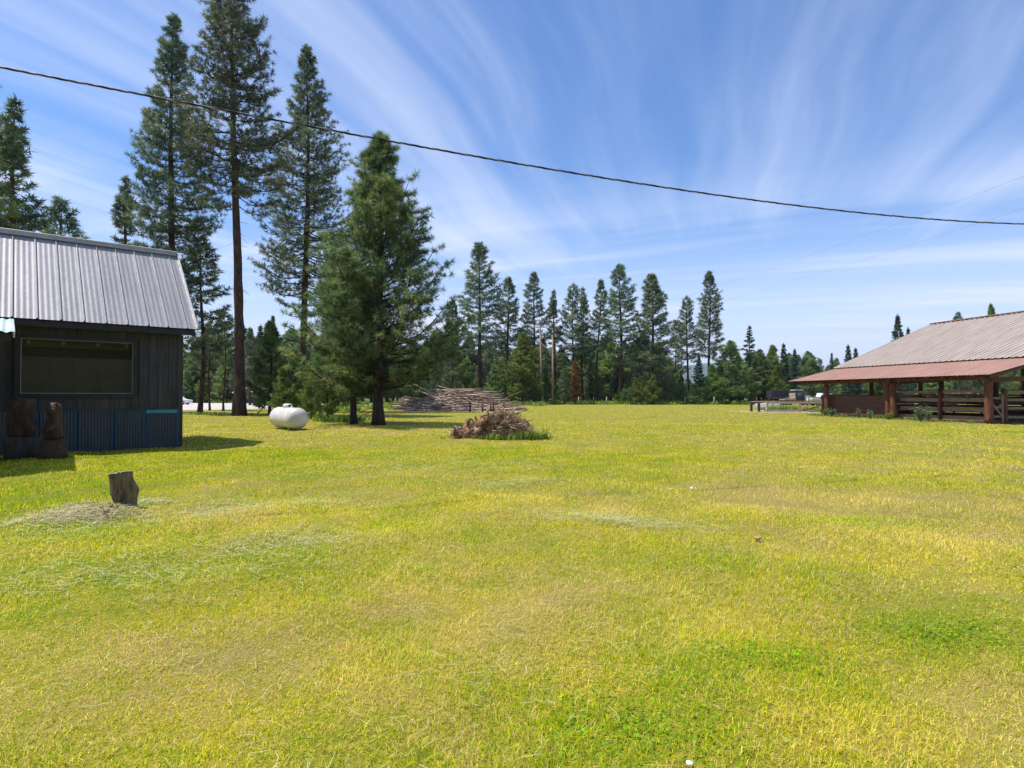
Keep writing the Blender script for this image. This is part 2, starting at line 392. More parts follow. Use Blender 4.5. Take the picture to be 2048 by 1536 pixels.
def blades(mb, n, r0, r1, hmin, hmax, wd, two, half=46):
    x, y = wedge(n, r0, r1, half)
    ok = ~in_shed(x, y); x = x[ok]; y = y[ok]; n = len(x)
    dist = np.hypot(x, y); z = gz(x, y)
    hh = rng.uniform(hmin, hmax, n) * (0.55 + 0.9*vnoise(x+50, y+50, 1.3, 4)) * (0.8+0.4*vnoise(x+50, y+50, 6, 5))
    a = rng.uniform(0, 2*np.pi, n); lean = np.abs(rng.normal(0, 0.55, n)); lean += 0.9*(rng.uniform(0, 1, n) < .22)
    # mower combed the grass a little
    lx = np.cos(a)*np.sin(lean); ly = np.sin(a)*np.sin(lean); lz = np.cos(lean)
    b = a + np.pi/2 + rng.normal(0, .5, n); ww = wd*rng.uniform(.6, 1.3, n)*np.maximum(1, dist/6.0)
    sx = np.cos(b)*ww/2; sy = np.sin(b)*ww/2
    rnd = np.clip(rng.normal(.5, .27, n), 0, 1)
    P = np.stack([x, y, z-.004], -1); Sd = np.stack([sx, sy, 0*sx], -1); D = np.stack([lx, ly, lz], -1)*hh[:, None]
    if two:
        bend = np.stack([np.cos(a), np.sin(a), -0.45*np.ones(n)], -1)*(hh*rng.uniform(.05, .5, n))[:, None]
        v = np.stack([P-Sd, P+Sd, P+D*.55+Sd*.8, P+D*.55-Sd*.8, P+D+bend], 1).reshape(-1, 3)
        i = np.arange(n)[:, None]*5
        mb.add(v, i+np.array([[0, 1, 2, 3]]), 0, False, np.repeat(rnd, 5))
        mb.f.append(((i+np.array([[3, 2, 4]])).astype(np.int32)+mb.n-len(v), 0, False))
    else:
        v = np.stack([P-Sd, P+Sd, P+D], 1).reshape(-1, 3)
        mb.add(v, np.arange(3*n).reshape(-1, 3), 0, False, np.repeat(rnd, 3))
gb = MB()
blades(gb, 150000, 2.0, 5.0, .018, .052, .0040, True)
blades(gb, 6000, 2.0, 5.0, .05, .09, .0034, True)
blades(gb, 200000, 5.0, 9.5, .020, .056, .0048, True)
blades(gb, 5000, 5.0, 9.5, .05, .09, .0044, True)
blades(gb, 260000, 9.5, 19, .025, .060, .0065, False)
blades(gb, 200000, 19, 38, .03, .06, .008, False); blades(gb, 60000, 38, 62, .03, .055, .009, False); blades(gb, 24000, 62, 95, .03, .05, .009, False)
# clover and broad leaf patches: little tilted leaves near the ground
for X, Y, rx, ry, cnt in [(.55, 3.0, .6, .5, 1000), (2.9, 4.0, .45, .25, 500), (4.2, 7.6, .7, .5, 800), (1.6, 3.7, .45, .25, 700), (3.6, 2.9, .4, .3, 400), (4.6, 5.5, .8, .4, 700), (2.0, 5.6, .7, .3, 600)]:
    x = rng.normal(X, rx*.6, cnt); y = rng.normal(Y, ry*.6, cnt); z = gz(x, y)+rng.uniform(.012, .045, cnt)
    s_ = rng.uniform(.005, .012, cnt); a = rng.uniform(0, 6.28, cnt)
    c = np.stack([x, y, z], -1); u = np.stack([np.cos(a), np.sin(a), rng.normal(0, .4, cnt)], -1)*s_[:, None]; v_ = np.stack([-np.sin(a), np.cos(a), rng.normal(0, .4, cnt)], -1)*s_[:, None]
    v = np.stack([c-u, c-v_*.8, c+u, c+v_*.8], 1).reshape(-1, 3)
    gb.add(v, np.arange(4*cnt).reshape(-1, 4), 0, False, np.repeat(rng.uniform(0, .12, cnt), 4))
tag(gb.build('grass', M_GRASS, attr=True), 'short patchy yellow green lawn grass covering the yard', 'grass', kind='stuff')
# cut hay left by the mower: pale strands lying on the grass
hb = MB()
def strands(cx, cy, rx, ry, rot, n, ln=(.04, .16)):
    n = int(n*.55); ry *= 1.9; rx *= 1.15
    t = rng.normal(0, 1, (n, 2)); c, s = math.cos(rot), math.sin(rot)
    x = cx + t[:, 0]*rx*.5*c - t[:, 1]*ry*.5*s; y = cy + t[:, 0]*rx*.5*s + t[:, 1]*ry*.5*c
    z = gz(x, y) + rng.uniform(.02, .06, n); L = rng.uniform(*ln, n); a = rot + rng.normal(0, 1.1, n)
    d = np.stack([np.cos(a), np.sin(a), rng.normal(0, .09, n)], -1)*L[:, None]/2
    wv_ = .0022*np.maximum(1, np.hypot(x, y)/4.5); sd = np.stack([-np.sin(a), np.cos(a), 0*a], -1)*wv_[:, None]/2*rng.uniform(.7, 1.5, n)[:, None]
    cc = np.stack([x, y, z], -1); bow = np.stack([-np.sin(a), np.cos(a), 0*a], -1)*(L*rng.normal(0, .1, n))[:, None]
    v = np.stack([cc-d-sd, cc-d+sd, cc+bow+sd, cc+bow-sd, cc+d+sd*.5, cc+d-sd*.5], 1).reshape(-1, 3); i = np.arange(n)[:, None]*6
    hb.add(v, i+np.array([[0, 1, 2, 3]]), 0); hb.f.append(((i+np.array([[3, 2, 4, 5]])).astype(np.int32)+hb.n-len(v), 0, False))
for px, py, rx, ry, rot, n in [(190, 1045, .9, .35, .3, 1800), (300, 1005, .35, .2, 0, 500), (440, 1020, .5, .5, .5, 900), (590, 1085, .8, .35, .25, 1300), (380, 1130, 1.6, .6, .2, 1500),
                               (150, 1170, 1.4, .25, .15, 600), (550, 1010, 1.2, .25, .2, 900), (800, 940, 2.6, .8, .1, 1500), (1040, 968, .9, .3, .1, 700), (1230, 1045, 1.0, .22, -.2, 1500),
                               (1150, 1040, 1.2, .3, -.1, 500), (700, 1000, 2.5, .8, .3, 900), (900, 925, 3, 1.0, 0, 800), (1000, 1100, 3.0, 1.4, 0, 700), (400, 1300, 1.6, .5, .5, 350), (1350, 1250, 2.2, 1.0, .4, 500), (1700, 1100, 3, 1.4, .5, 500), (120, 1080, .8, .6, .4, 500), (900, 1400, 1.5, .4, .6, 200), (1000, 850, 6, 2, 0, 700)]:
    x, y, _ = G(px, py); strands(x, y, rx, ry, rot, n)
x, y = wedge(5000, 2.2, 20); 
for i in range(60): strands(float(x[i]), float(y[i]), .5, .4, rng.uniform(0, 3), 26, (.05, .16))
HB = hb
tag(hb.build('hay_clippings', M_STRAW), 'pale cut hay strands scattered over the mown lawn', 'hay', kind='stuff')

hb = MB()
strands(-5.42, 7.64, .42, .17, .25, 1500, (.03, .12)); strands(-5.0, 7.85, .3, .16, 0, 500, (.03, .12)); strands(-5.75, 7.5, .45, .16, .3, 900, (.03, .12))
tag(hb.build('hay_heap', mat('dry_hay', (0.46, 0.39, 0.21), (0.66, 0.57, 0.35), 3, 0.7)), 'low heap of dry pale clippings round the foot of the lone stump', 'hay', kind='stuff')
# ---------------------------------------------------------------- pines
def pine_mesh(seed, H, cb, Rm, prof, nbr, e0, e1, tw=7, tl=.34, nn=14, nw=.03, r0=.3, lean=(0, 0), curl=.25, droop=.1, gap=.0, dead=10, flat=False,
              needles=None, bark=None, tufts_per=2, wave=.25, side=0.55, needle_bias=.55, lo=None, wood_n=3):
    g = np.random.default_rng(seed)
    k = 14; zt = np.linspace(0, 1, k); ph = g.uniform(0, 6, 2)
    bendx = lean[0]*zt + wave*np.sin(zt*4+ph[0])*zt*(1-zt)*1.6; bendy = lean[1]*zt + wave*np.sin(zt*3.3+ph[1])*zt*(1-zt)*1.6
    path = np.stack([bendx, bendy, zt*H - .05], -1)
    rad = r0*(1-zt)**.75*1.0 + .012; rad[0] *= 1.28
    T = MB()
    fp = np.interp(np.linspace(0, 1, 40), zt, path[:, 0]), np.interp(np.linspace(0, 1, 40), zt, path[:, 1]), np.linspace(0, 1, 40)*H-.05
    fr = np.interp(np.linspace(0, 1, 40), zt, rad)
    fr[0] *= 1.12
    T.tube(np.stack(fp, -1), fr, 10, 0, True, True, wob=.05, rs=g)
    C = MB(); tp = []; td = []; ts = []; tr = []
    cbz = cb*H
    def trunk_at(z): t = z/H; return np.array([np.interp(t, zt, bendx), np.interp(t, zt, bendy), z])
    az = g.uniform(0, 6.28)
    pr_t = [p[0] for p in prof]; pr_r = [p[1] for p in prof]
    sect = g.uniform(.65, 1.15, 24)
    for b in range(nbr):
        t = (b+g.uniform(0, 1))/nbr
        t = t**0.92
        if g.uniform() < gap*(0.5+math.sin(t*23+seed)): continue
        z = cbz + t*(H-cbz)*.985
        az += 2.399 + g.normal(0, .35)
        L = Rm*np.interp(t, pr_t, pr_r)*g.uniform(.68, 1.12)*sect[int((az/6.283*4) % 4)*6 + int(t*5.99)]
        if L < .12: L = .12
        el = R(e0 + (e1-e0)*t + g.normal(0, 7))
        base = trunk_at(z); dirh = np.array([math.cos(az), math.sin(az), 0]); prp = np.array([-math.sin(az), math.cos(az), 0])
        s = np.linspace(0, 1, 6)
        zz_ = L*(s*math.sin(el) - droop*np.sin(s*math.pi)*.8 + curl*s**2.2)
        pt = base + dirh*(L*s*math.cos(el))[:, None] + prp*(L*.08*g.normal()*s**2)[:, None]; pt[:, 2] += zz_
        br = max(.010, .016*L+.006)
        T.tube(pt, np.linspace(br, br*.3, 6), wood_n, 0, True, False)
        tan = pt[-1]-pt[-2]; tan /= np.linalg.norm(tan)
        tp.append(pt[-1]); td.append(tan); ts.append(1.0); tr.append(g.uniform())
        nt = max(2, int(tw*L/Rm + 2))
        rt = g.uniform()
        for q in range(nt):
            ss = 1 - (1-.22)*((q+g.uniform(0, .8))/nt)
            p0 = np.array([np.interp(ss, s, pt[:, i]) for i in range(3)])
            sd = 1 if q % 2 else -1
            d = dirh*g.uniform(.45, .9) + prp*sd*g.uniform(.4, .9) + np.array([0, 0, g.uniform(-.12, .38) if not flat else g.uniform(-.25, .05)])
            d /= np.linalg.norm(d)
            l2 = L*side*(1.12-ss*.75)*g.uniform(.6, 1.1) + .12
            p1 = p0 + d*l2*.6; p2 = p0 + d*l2 + np.array([0, 0, l2*.16*(0 if flat else 1)])
            T.tube([p0, p1, p2], [br*.35, br*.25, br*.14], 3, 0, False, False)
            dd = p2-p1; dd /= np.linalg.norm(dd)
            tp.append(p2); td.append(dd); ts.append(g.uniform(.8, 1.1)); tr.append(rt*.6+.4*g.uniform())
            for e in range(tufts_per):
                f_ = (e+.6)/(tufts_per+.4)
                pm = p0*(1-f_)+p2*f_ + g.normal(0, .06*l2, 3)
                dm = d + g.normal(0, .5, 3) + np.array([0, 0, .35]); dm /= np.linalg.norm(dm)
                tp.append(pm); td.append(dm); ts.append(g.uniform(.65, 1.0)); tr.append(rt*.6+.4*g.uniform())
    # leader
    for q in range(4):
        tp.append(trunk_at(H*.999) - np.array([0, 0, q*tl*.5])); td.append(np.array([0, 0, 1.])); ts.append(1.0); tr.append(.5)
    for q in range(dead):
        z = (lo if lo else cb*.45)*H + g.uniform(0, 1)*(cb-(lo if lo else cb*.45))*H; a = g.uniform(0, 6.28); L = g.uniform(.3, 1.0)*Rm*.4
        p0 = trunk_at(z); d = np.array([math.cos(a), math.sin(a), g.uniform(-.5, .1)])
        T.tube([p0, p0+d*L*.5, p0+d*L+np.array([0, 0, -.15*L])], [.022, .014, .006], 3, 0, False, False)
    tp = np.array(tp); td = np.array(td); ts = np.array(ts); tr = np.array(tr); n = len(tp)
    rv = g.normal(0, 1, (n, nn, 3)); rv /= np.linalg.norm(rv, axis=2, keepdims=True)
    if flat: rv[..., 2] *= .35
    d = td[:, None, :]*needle_bias + rv*.8
    d /= np.linalg.norm(d, axis=2, keepdims=True)
    Ls = (tl*ts)[:, None]*g.uniform(.7, 1.1, (n, nn))
    up = g.normal(0, 1, (n, nn, 3)); sdv = np.cross(d, up); sdv /= np.linalg.norm(sdv, axis=2, keepdims=True); sdv *= nw*.5
    o = tp[:, None, :] - d*Ls[..., None]*.12
    e = o + d*Ls[..., None]*1.1; mdl = o + d*Ls[..., None]*.45
    v = np.stack([o, mdl-sdv, e, mdl+sdv], 2).reshape(-1, 3)
    C.add(v, np.arange(len(v)).reshape(-1, 4), 0, False, np.repeat(np.clip(np.repeat(tr, nn)+g.normal(0, .1, n*nn), 0, 1), 4))
    return T.mesh('trunk', bark or M_BARK), C.mesh('crown', needles or M_PINE, True)
def plant_tree(kind, meshes, x, y, label, sc=1.0, rz=None, group=None, cat='tree', sz=None, z=0.0):
    e = empty(kind, (x, y, z), random.uniform(0, 6.28) if rz is None else rz, label, cat, group)
    e.scale = (sc, sc, sz or sc)
    for nm, me in zip(('trunk', 'crown'), meshes): link(bpy.data.objects.new(nm, me), e)
    return e

P_POND = [(0, .45), (.08, .8), (.25, 1.0), (.5, .82), (.75, .5), (.92, .25), (1, .08)]
P_CONE = [(0, .85), (.08, 1.0), (.3, .86), (.6, .55), (.85, .25), (1, .04)]
P_COL = [(0, .7), (.2, 1.0), (.5, .92), (.75, .65), (.92, .32), (1, .08)]
# the three big ponderosas and the young pine at the left
Tbig = [
 (340, 49, 20, .30, 3.1, 11, 'tall ragged pine rising just behind the end of the grey metal roof', (0, 0), M_BARK),
 (470, 45.7, -60, .47, 4.0, 12, 'tallest pine with long bare dark trunk, its top cut off by the frame', (-.9, 0), M_BARK),
 (607, 57, 85, .27, 4.5, 13, 'tall open pine standing behind the white propane tank', (.1, 0), M_BARK)]
for px, Y, top, cb, Rm, sd, lab, ln, bk in Tbig:
    H = GZ(top, Y)
    ms = pine_mesh(sd, H, cb, Rm, P_POND if sd != 12 else [(0, .7), (.1, .95), (.3, 1), (.6, .85), (.8, .6), (1, .15)], 175 if sd != 13 else 215, -12, 38, tw=10, tl=.46, nn=20, nw=.036, r0=.40 if sd == 12 else .34, lean=ln, gap=.24, dead=14, bark=bk, curl=.22, droop=.16, tufts_per=2, wave=.5, wood_n=4)
    plant_tree('ponderosa_pine', ms, GX(px, Y) - (0 if sd != 12 else -.35), Y, lab, rz=0)
H = GZ(268, 32)
ms = pine_mesh(21, H, .10, 4.5, [(0, .95), (.08, 1), (.25, .9), (.5, .64), (.75, .36), (.9, .18), (1, .05)], 155, 4, 66, tw=12, tl=.40, nn=26, nw=.023, r0=.27, gap=.2, dead=8, needles=M_YOUNG, curl=.38, droop=.12, tufts_per=4, wood_n=4, lo=.05, wave=.2)
plant_tree('young_pine', ms, GX(757, 32), 32, 'big bushy cone shaped pine in the middle of the left half, beside the propane tank', rz=.4)
H = 9.0
ms = pine_mesh(22, H, .16, 3.3, P_CONE, 100, 5, 50, tw=13, tl=.38, nn=24, nw=.022, r0=.17, gap=.1, dead=8, needles=M_YOUNG, curl=.25, tufts_per=4, lo=.05)
plant_tree('young_pine', ms, GX(706, 33), 33.2, 'smaller pine with its own trunk growing into the left side of the big bushy pine', rz=1.4)

# prototypes for the trees farther off
PT = {}
def proto(key, **kw): PT[key] = kw.pop('H'), pine_mesh(**kw, H=PT.get('_H', 0) or kw.get('HH', 0)) if False else None
def mk(key, H, **kw): PT[key] = (H, pine_mesh(H=H, **kw))
for i in range(5):
    mk('pond%d' % i, 28., seed=40+i, cb=[.34, .28, .40, .22, .36][i], Rm=[3.6, 2.9, 3.1, 2.7, 3.3][i], prof=[P_POND, P_COL, P_COL, P_CONE, P_POND][i], nbr=[125, 110, 105, 120, 105][i], e0=-8, e1=42, tw=7, tl=.62, nn=9, nw=.08, r0=.30, gap=.30, dead=16, tufts_per=2, wave=.6, bark=M_BARKR if i % 2 else M_BARK, curl=.2, droop=.14)
for i in range(2):
    mk('dense%d' % i, 26., seed=50+i, cb=.10, Rm=3.1, prof=P_COL if i else P_CONE, nbr=120, e0=-5, e1=45, tw=8, tl=.65, nn=9, nw=.095, r0=.3, gap=.06, dead=6, tufts_per=2, bark=M_BARKR)
for i in range(3):
    mk('bushy%d' % i, 11., seed=60+i, cb=.07, Rm=[3.3, 2.7, 3.8][i], prof=P_CONE, nbr=75, e0=2, e1=58, tw=9, tl=.50, nn=12, nw=.06, r0=.16, dead=3, gap=.05, needles=[M_YEL, M_YOUNG, M_YOUNG][i], tufts_per=3, curl=.25)
for i in range(3):
    mk('fir%d' % i, 17., seed=70+i, cb=[.05, .12, .2][i], Rm=[3.2, 2.6, 2.2][i], prof=[(0, .9), (.1, 1), (.5, .6), (.8, .25), (1, .03)], nbr=[130, 110, 60][i], e0=-14, e1=20, tw=10, tl=.45, nn=9, nw=.08, r0=.2, flat=True, needles=M_FIR, tufts_per=3, curl=.05, droop=.12, dead=4)
mk('slim0', 18., seed=80, cb=.30, Rm=1.9, prof=P_COL, nbr=60, e0=-5, e1=45, tw=6, tl=.5, nn=10, nw=.06, r0=.15, gap=.2, tufts_per=2, wave=.5)
mk('slim1', 15., seed=81, cb=.45, Rm=2.0, prof=P_POND, nbr=50, e0=-5, e1=45, tw=6, tl=.5, nn=10, nw=.06, r0=.12, gap=.2, tufts_per=2, wave=.5)
mk('red', 9., seed=90, cb=.05, Rm=1.1, prof=P_COL, nbr=50, e0=-20, e1=30, tw=6, tl=.4, nn=8, nw=.08, r0=.1, needles=M_RED, tufts_per=2)

NAMES = {'p': 'ponderosa_pine', 'd': 'dense_pine', 'b': 'bushy_pine', 'f': 'fir_tree', 's': 'slender_pine', 'r': 'dead_pine'}
def T(key, px, Y, top, label, wscale=1.0, group=None, rz=None, tilt=0.0):
    H, ms = PT[key]; h = GZ(top, Y); s = h/H; wscale *= {'p': 1.22, 'd': 1.2, 'b': 1.15, 'f': 1.15, 's': 1.2, 'r': 1}[key[0]]
    e = plant_tree(NAMES[key[0]], ms, GX(px, Y), Y, label, sc=s*wscale, sz=s, group=group, rz=rz, cat='tree')
    if tilt: e.rotation_euler = (0, tilt, e.rotation_euler[2])
    return e
far = [
 ('dense1', 905, 92, 598, 'green pine with low branches right beside the big bushy pine', .8),
 ('pond0', 958, 108, 485, 'tallest pine of the far middle row, dense round crown over a dark trunk', 1.05),
 ('pond1', 1017, 112, 553, 'narrow pine just right of the tallest pine of the far row', 1.1),
 ('pond4', 1068, 112, 545, 'pine right behind the pole with crossarms', .95),
 ('pond3', 1108, 108, 580, 'dark full pine right behind the plain utility pole', 1.0),
 ('bushy0', 1046, 100, 668, 'cone shaped yellow green young pine left of the crossarm pole', 1.15),
 ('bushy1', 992, 104, 722, 'small yellow green pine between the pole pile and the cone shaped young pine', .9),
 ('pond2', 1147, 108, 567, 'pine right of the plain utility pole, first of a cluster of three', .9),
 ('pond3', 1166, 110, 574, 'middle pine of the cluster of three right of the utility poles', .95),
 ('pond4', 1192, 108, 560, 'leaning thin pine, last of the cluster of three right of the utility poles', .8),
 ('pond1', 1240, 106, 527, 'pointed tall pine left of the thick columnar pine', 1.15),
 ('dense1', 1305, 104, 547, 'thick columnar pine with a branch sticking out to the right', 1.08),
 ('pond2', 1375, 112, 592, 'shorter pine left of the round topped pine at the gap', .9),
 ('pond0', 1420, 108, 543, 'round topped pine with bare reddish trunk at the right end of the tall row', .82),
 ('slim0', 1352, 118, 640, 'thin pine in front of the blue hill', .9),
 ('bushy2', 1462, 104, 683, 'broad dark green young pine right of the round topped pine', 1.15),
 ('bushy0', 1425, 102, 730, 'yellow green bushy pine at the left foot of the broad young pine', 1.0),
 ('fir0', 1398, 118, 706, 'dark blue green fir in the gap before the far hill', .8),
 ('fir2', 1500, 112, 652, 'sparse pointed fir standing above the broad young pine', 1.0),
 ('bushy0', 1272, 99, 757, 'low bushy young pine at the foot of the pointed tall pine', 1.2),
 ('bushy0', 1306, 99, 750, 'low bushy young pine at the foot of the thick columnar pine', 1.1),
 ('bushy1', 1392, 101, 768, 'small round bushy pine below the dark fir', 1.3),
 ('bushy1', 1345, 103, 748, 'small yellowish pine between the columnar pine and the dark fir', 1.0),
 ('fir1', 1235, 112, 690, 'dark fir hidden behind the pointed tall pine', 1.1),
 ('fir0', 1180, 113, 720, 'dark fir behind the cluster of three pines', .8),
 ('dense0', 1128, 100, 712, 'dark bushy pine at the foot of the plain utility pole', .9),
 ('red', 1150, 101, 722, 'dead rust red small tree left of the reddish trunks', 1.0),
 ('bushy2', 1520, 108, 700, 'dark green bushy pine left of the old trucks', 1.0),
 ('bushy0', 1545, 118, 692, 'yellow green pine above the dump bed truck', .9),
 ('fir1', 1568, 125, 687, 'dark fir above the old trucks', .9),
 ('fir0', 1590, 128, 698, 'second dark fir above the old trucks, near the barn roof tip', .8),
 ('bushy2', 1625, 122, 712, 'bushy pine behind the left tip of the barn roof', 1.1),
 ('dense0', 1664, 140, 706, 'pine peeking over the low red roof edge', .8),
 ('fir1', 1697, 138, 690, 'fir peeking over the roof where the grey sheets begin', .9),
 ('fir1', 1712, 142, 696, 'fir tight against the grey barn roof slope', .9),
 ('fir0', 1797, 110, 630, 'tall dark fir standing behind the slope of the barn roof', .75),
 ('fir1', 1818, 115, 656, 'small fir top right of the tall dark fir behind the barn', .7),
 ('slim0', 1918, 110, 625, 'little tree top above the left part of the barn ridge', .8),
 ('bushy1', 1985, 80, 611, 'spiky pine top above the right part of the barn ridge', .45),
 ('pond3', 22, 48, 193, 'dark tall pine behind the roof near the left edge of the photo', 1.1),
 ('pond0', -75, 50, 100, 'pine mostly out of frame, its right branches at the left edge', 1.1),
 ('slim0', 117, 62, 395, 'small pointed pine top above the metal roof ridge', 1.1),
 ('pond3', 246, 55, 350, 'pine with wide lower crown behind the metal roof, left of the ragged tall pine', .95),
 ('slim0', 400, 51, 476, 'slender pine just right of the shed wall', 1.3),
 ('slim1', 420, 62, 640, 'thin young pine behind the slender pine at the shed', 1.1),
 ('slim1', 447, 60, 620, 'thin crooked pine left of the thickest dark trunk', 1.0),
 ('bushy1', 540, 50, 645, 'bushy pine behind the left end of the propane tank', 1.0),
 ('bushy2', 640, 44, 690, 'low bushy pine right behind the propane tank', .75),
 ('bushy1', 590, 47, 700, 'dark bushy pine over the middle of the propane tank', .9),
 ('dense0', 545, 85, 632, 'distant dark pine seen between the two tall bare trunks', .9),
 ('dense1', 500, 95, 655, 'distant pine right of the thickest bare trunk', .9),
 ('fir1', 520, 105, 650, 'distant fir above the bushy pines by the tank', .9),
 ('bushy1', 830, 62, 700, 'dark bushy pine behind the left end of the pole pile', .9),
 ('bushy0', 566, 43, 735, 'yellow green young pine right behind the middle of the propane tank', .95),
 ('bushy0', 622, 40, 748, 'yellow green low young pine between the propane tank and the big bushy pine', .9),
 ('bushy0', 655, 36, 700, 'yellow green young pine leaning into the left side of the big bushy pine', .7),
 ('dense0', 872, 78, 660, 'dark pine behind the right side of the big bushy pine', .8),
]
for a in far:
    T(a[0], a[1], a[2], a[3], a[4], a[5], tilt={1192: -.045, 1352: .02}.get(a[1], 0))
# forest beyond: individual trees filling the strip behind the named ones
fk = ['dense0', 'pond3', 'fir1', 'bushy1', 'bushy0', 'bushy2', 'slim0', 'pond1', 'dense1', 'bushy2', 'slim1', 'bushy1']
rf = random.Random(5)
def forest(n, x0, x1, y0, y1, t0, t1, label, group):
    for i in range(n):
        px = x0 + (x1-x0)*(i+rf.random())/n; Y = rf.uniform(y0, y1); top = rf.uniform(t0, t1)
        T(rf.choice(fk), px, Y, top, label, rf.uniform(.9, 1.4), group)
forest(64, 366, 900, 122, 165, 650, 725, 'pine of the shady forest beyond the road at the left', 'forest trees beyond the road')
forest(76, 880, 1330, 118, 180, 672, 735, 'pine of the dense forest behind the far middle row', 'forest trees behind the middle row')
forest(20, 1330, 1440, 130, 230, 745, 768, 'short tree of the low forest strip under the blue hill', 'forest trees under the hill')
forest(74, 1440, 2080, 130, 190, 700, 740, 'tree of the forest behind the trucks and the barn', 'forest trees behind the barn')
PTL = random.Random(31)
for i in range(34):
    px = PTL.uniform(885, 1560); Y = PTL.uniform(100, 116)
    T(PTL.choice(['bushy0', 'bushy0', 'bushy1', 'bushy2']), px, Y, PTL.uniform(735, 778), 'young bushy pine among the trunks at the far field edge', PTL.uniform(.75, 1.05), 'young pines along the far field edge')
for i in range(12):
    px = PTL.uniform(560, 700); Y = PTL.uniform(58, 92)
    T(PTL.choice(['bushy0', 'bushy1', 'bushy2', 'slim1']), px, Y, PTL.uniform(690, 760), 'young pine in the undergrowth between the left trunks and the road', PTL.uniform(.8, 1.2), 'young pines near the road')
for i in range(16):
    px = 372 + 13*i + PTL.uniform(-5, 5); Y = PTL.uniform(118, 124)
    T(PTL.choice(['bushy0', 'bushy1', 'bushy2', 'slim0']), px, Y, PTL.uniform(715, 765), 'light green small tree along the far side of the road', PTL.uniform(.8, 1.2), 'small trees along the far side of the road')
# low undergrowth along the forest edge
ub = MB()
def leaf_clumps(mb, xs_, ys_, h, n, size, r=None):
    for x, y in zip(xs_, ys_):
        m = n; p = np.stack([rng.normal(x, h*.9, m), rng.normal(y, h*.6, m), np.abs(rng.normal(0, h*.45, m))+.02], -1)
        d1 = rng.normal(0, 1, (m, 3)); d1 /= np.linalg.norm(d1, axis=1, keepdims=True); d2 = np.cross(d1, rng.normal(0, 1, (m, 3))); d2 /= np.linalg.norm(d2, axis=1, keepdims=True)
        s_ = (size*rng.uniform(.5, 1.2, m))[:, None]
        v = np.stack([p-d1*s_, p-d2*s_*.4, p+d1*s_, p+d2*s_*.4], 1).reshape(-1, 3)
        mb.add(v, np.arange(len(v)).reshape(-1, 4), 0, False, np.repeat(rng.uniform(0, 1, m), 4))
ux = []; uy = []
for i in range(420):
    px = rng.uniform(1100, 1560) if i < 240 else rng.uniform(380, 1100); Y = rng.uniform(99, 116) if i < 240 else rng.uniform(60, 112)
    if i >= 240 and px > 800: Y = rng.uniform(85, 112)
    if i >= 240 and px < 570: Y = rng.uniform(117, 150)
    ux.append(GX(px, Y)); uy.append(Y)
leaf_clumps(ub, ux, uy, .55, 110, .16)
tag(ub.build('undergrowth', M_UNDER, attr=True), 'bright green low undergrowth along the edge of the forest', 'undergrowth', kind='stuff')

# ---------------------------------------------------------------- shed at the left
M_BOARD = mat('dark_board_siding', (0.030, 0.030, 0.032), (0.062, 0.058, 0.052), 5, 0.8, bump=.004, stretch=(3, 3, .25), c3=(0.075, 0.065, 0.05))
M_TRIMD = mat('dark_trim', (0.018, 0.017, 0.02), (0.03, 0.027, 0.028), 5, 0.7)
def roof_mat(name, ca, cb, cc, metal=.55, rough=.38, stretch=(1, .2, .2)):
    m, k, p, o = newmat(name)
    v = k.n('ShaderNodeTexCoord').outputs['Object']
    n = k.noise(k.mapping(v, scale=stretch), 2.2, 5, .65); n2 = k.noise(v, 14, 5, .7)
    c = k.mix(k.smooth(n, .3, .7), ca, cb); c = k.mix(k.smooth(n2, .52, .72, 0, .5), c, cc)
    k.L(c, p.inputs['Base Color']); p.inputs['Metallic'].default_value = metal
    k.L(k.smooth(n2, .3, .7, rough-.06, rough+.12), p.inputs['Roughness'])
    return m
M_SROOF = roof_mat('grey_metal_roof', (0.26, 0.25, 0.255), (0.335, 0.32, 0.325), (0.215, 0.205, 0.21), .35, .40, (1, .15, .15))
M_CAP = roof_mat('pale_ridge_cap', (0.5, 0.49, 0.5), (0.6, 0.58, 0.58), (.4, .4, .4), .4, .4)
M_TEAL = roof_mat('weathered_teal_roof', (0.30, 0.50, 0.49), (0.55, 0.68, 0.66), (.65, .72, .72), .2, .5)
M_WAIN = roof_mat('grey_blue_corrugated', (0.045, 0.06, 0.078), (0.06, 0.075, 0.09), (0.04, 0.045, 0.05), .25, .45, (1, 1, .2))
M_BLUE = mat('bright_blue_edge', (0.018, 0.075, 0.13), (0.025, 0.11, 0.18), 6, .5)
M_TEALS = mat('teal_strip', (0.04, 0.22, 0.27), (0.06, 0.28, 0.32), 6, .5)
SH = empty('board_shed', (SHED_C[0], SHED_C[1], 0), SHED_A, 'dark board sided shed with steep grey metal roof and one wide window', 'shed')
LEN = 10.5; DEP = 5.5; WT = 3.46
EY, EZ, RY, RZ = -.35, 3.64, 2.75, 6.54     # eave and ridge
# walls: individual vertical boards on a core
W = MB()
W.box((-LEN, .06, 0), (-4.02, .16, WT)); W.box((-1.22, .06, 0), (-.06, .16, WT)); W.box((-4.02, .06, 0), (-1.22, .16, 1.58)); W.box((-4.02, .06, 3.2), (-1.22, .16, WT))
def shed_boards():
    x = -.13
    i = 0
    while x > -LEN:
        wd_ = rng.uniform(.20, .30); d = rng.uniform(0, .012)
        x2 = max(x-wd_+.008, -LEN)
        if x2 < -1.2 and x > -4.05:
            W.box((x2, .01+d, 1.2), (x, .06, 1.56)); W.box((x2, .01+d, 3.24), (x, .06, WT))
        else: W.box((x2, .01+d, 1.2), (x, .06, WT))
        x -= wd_
shed_boards()
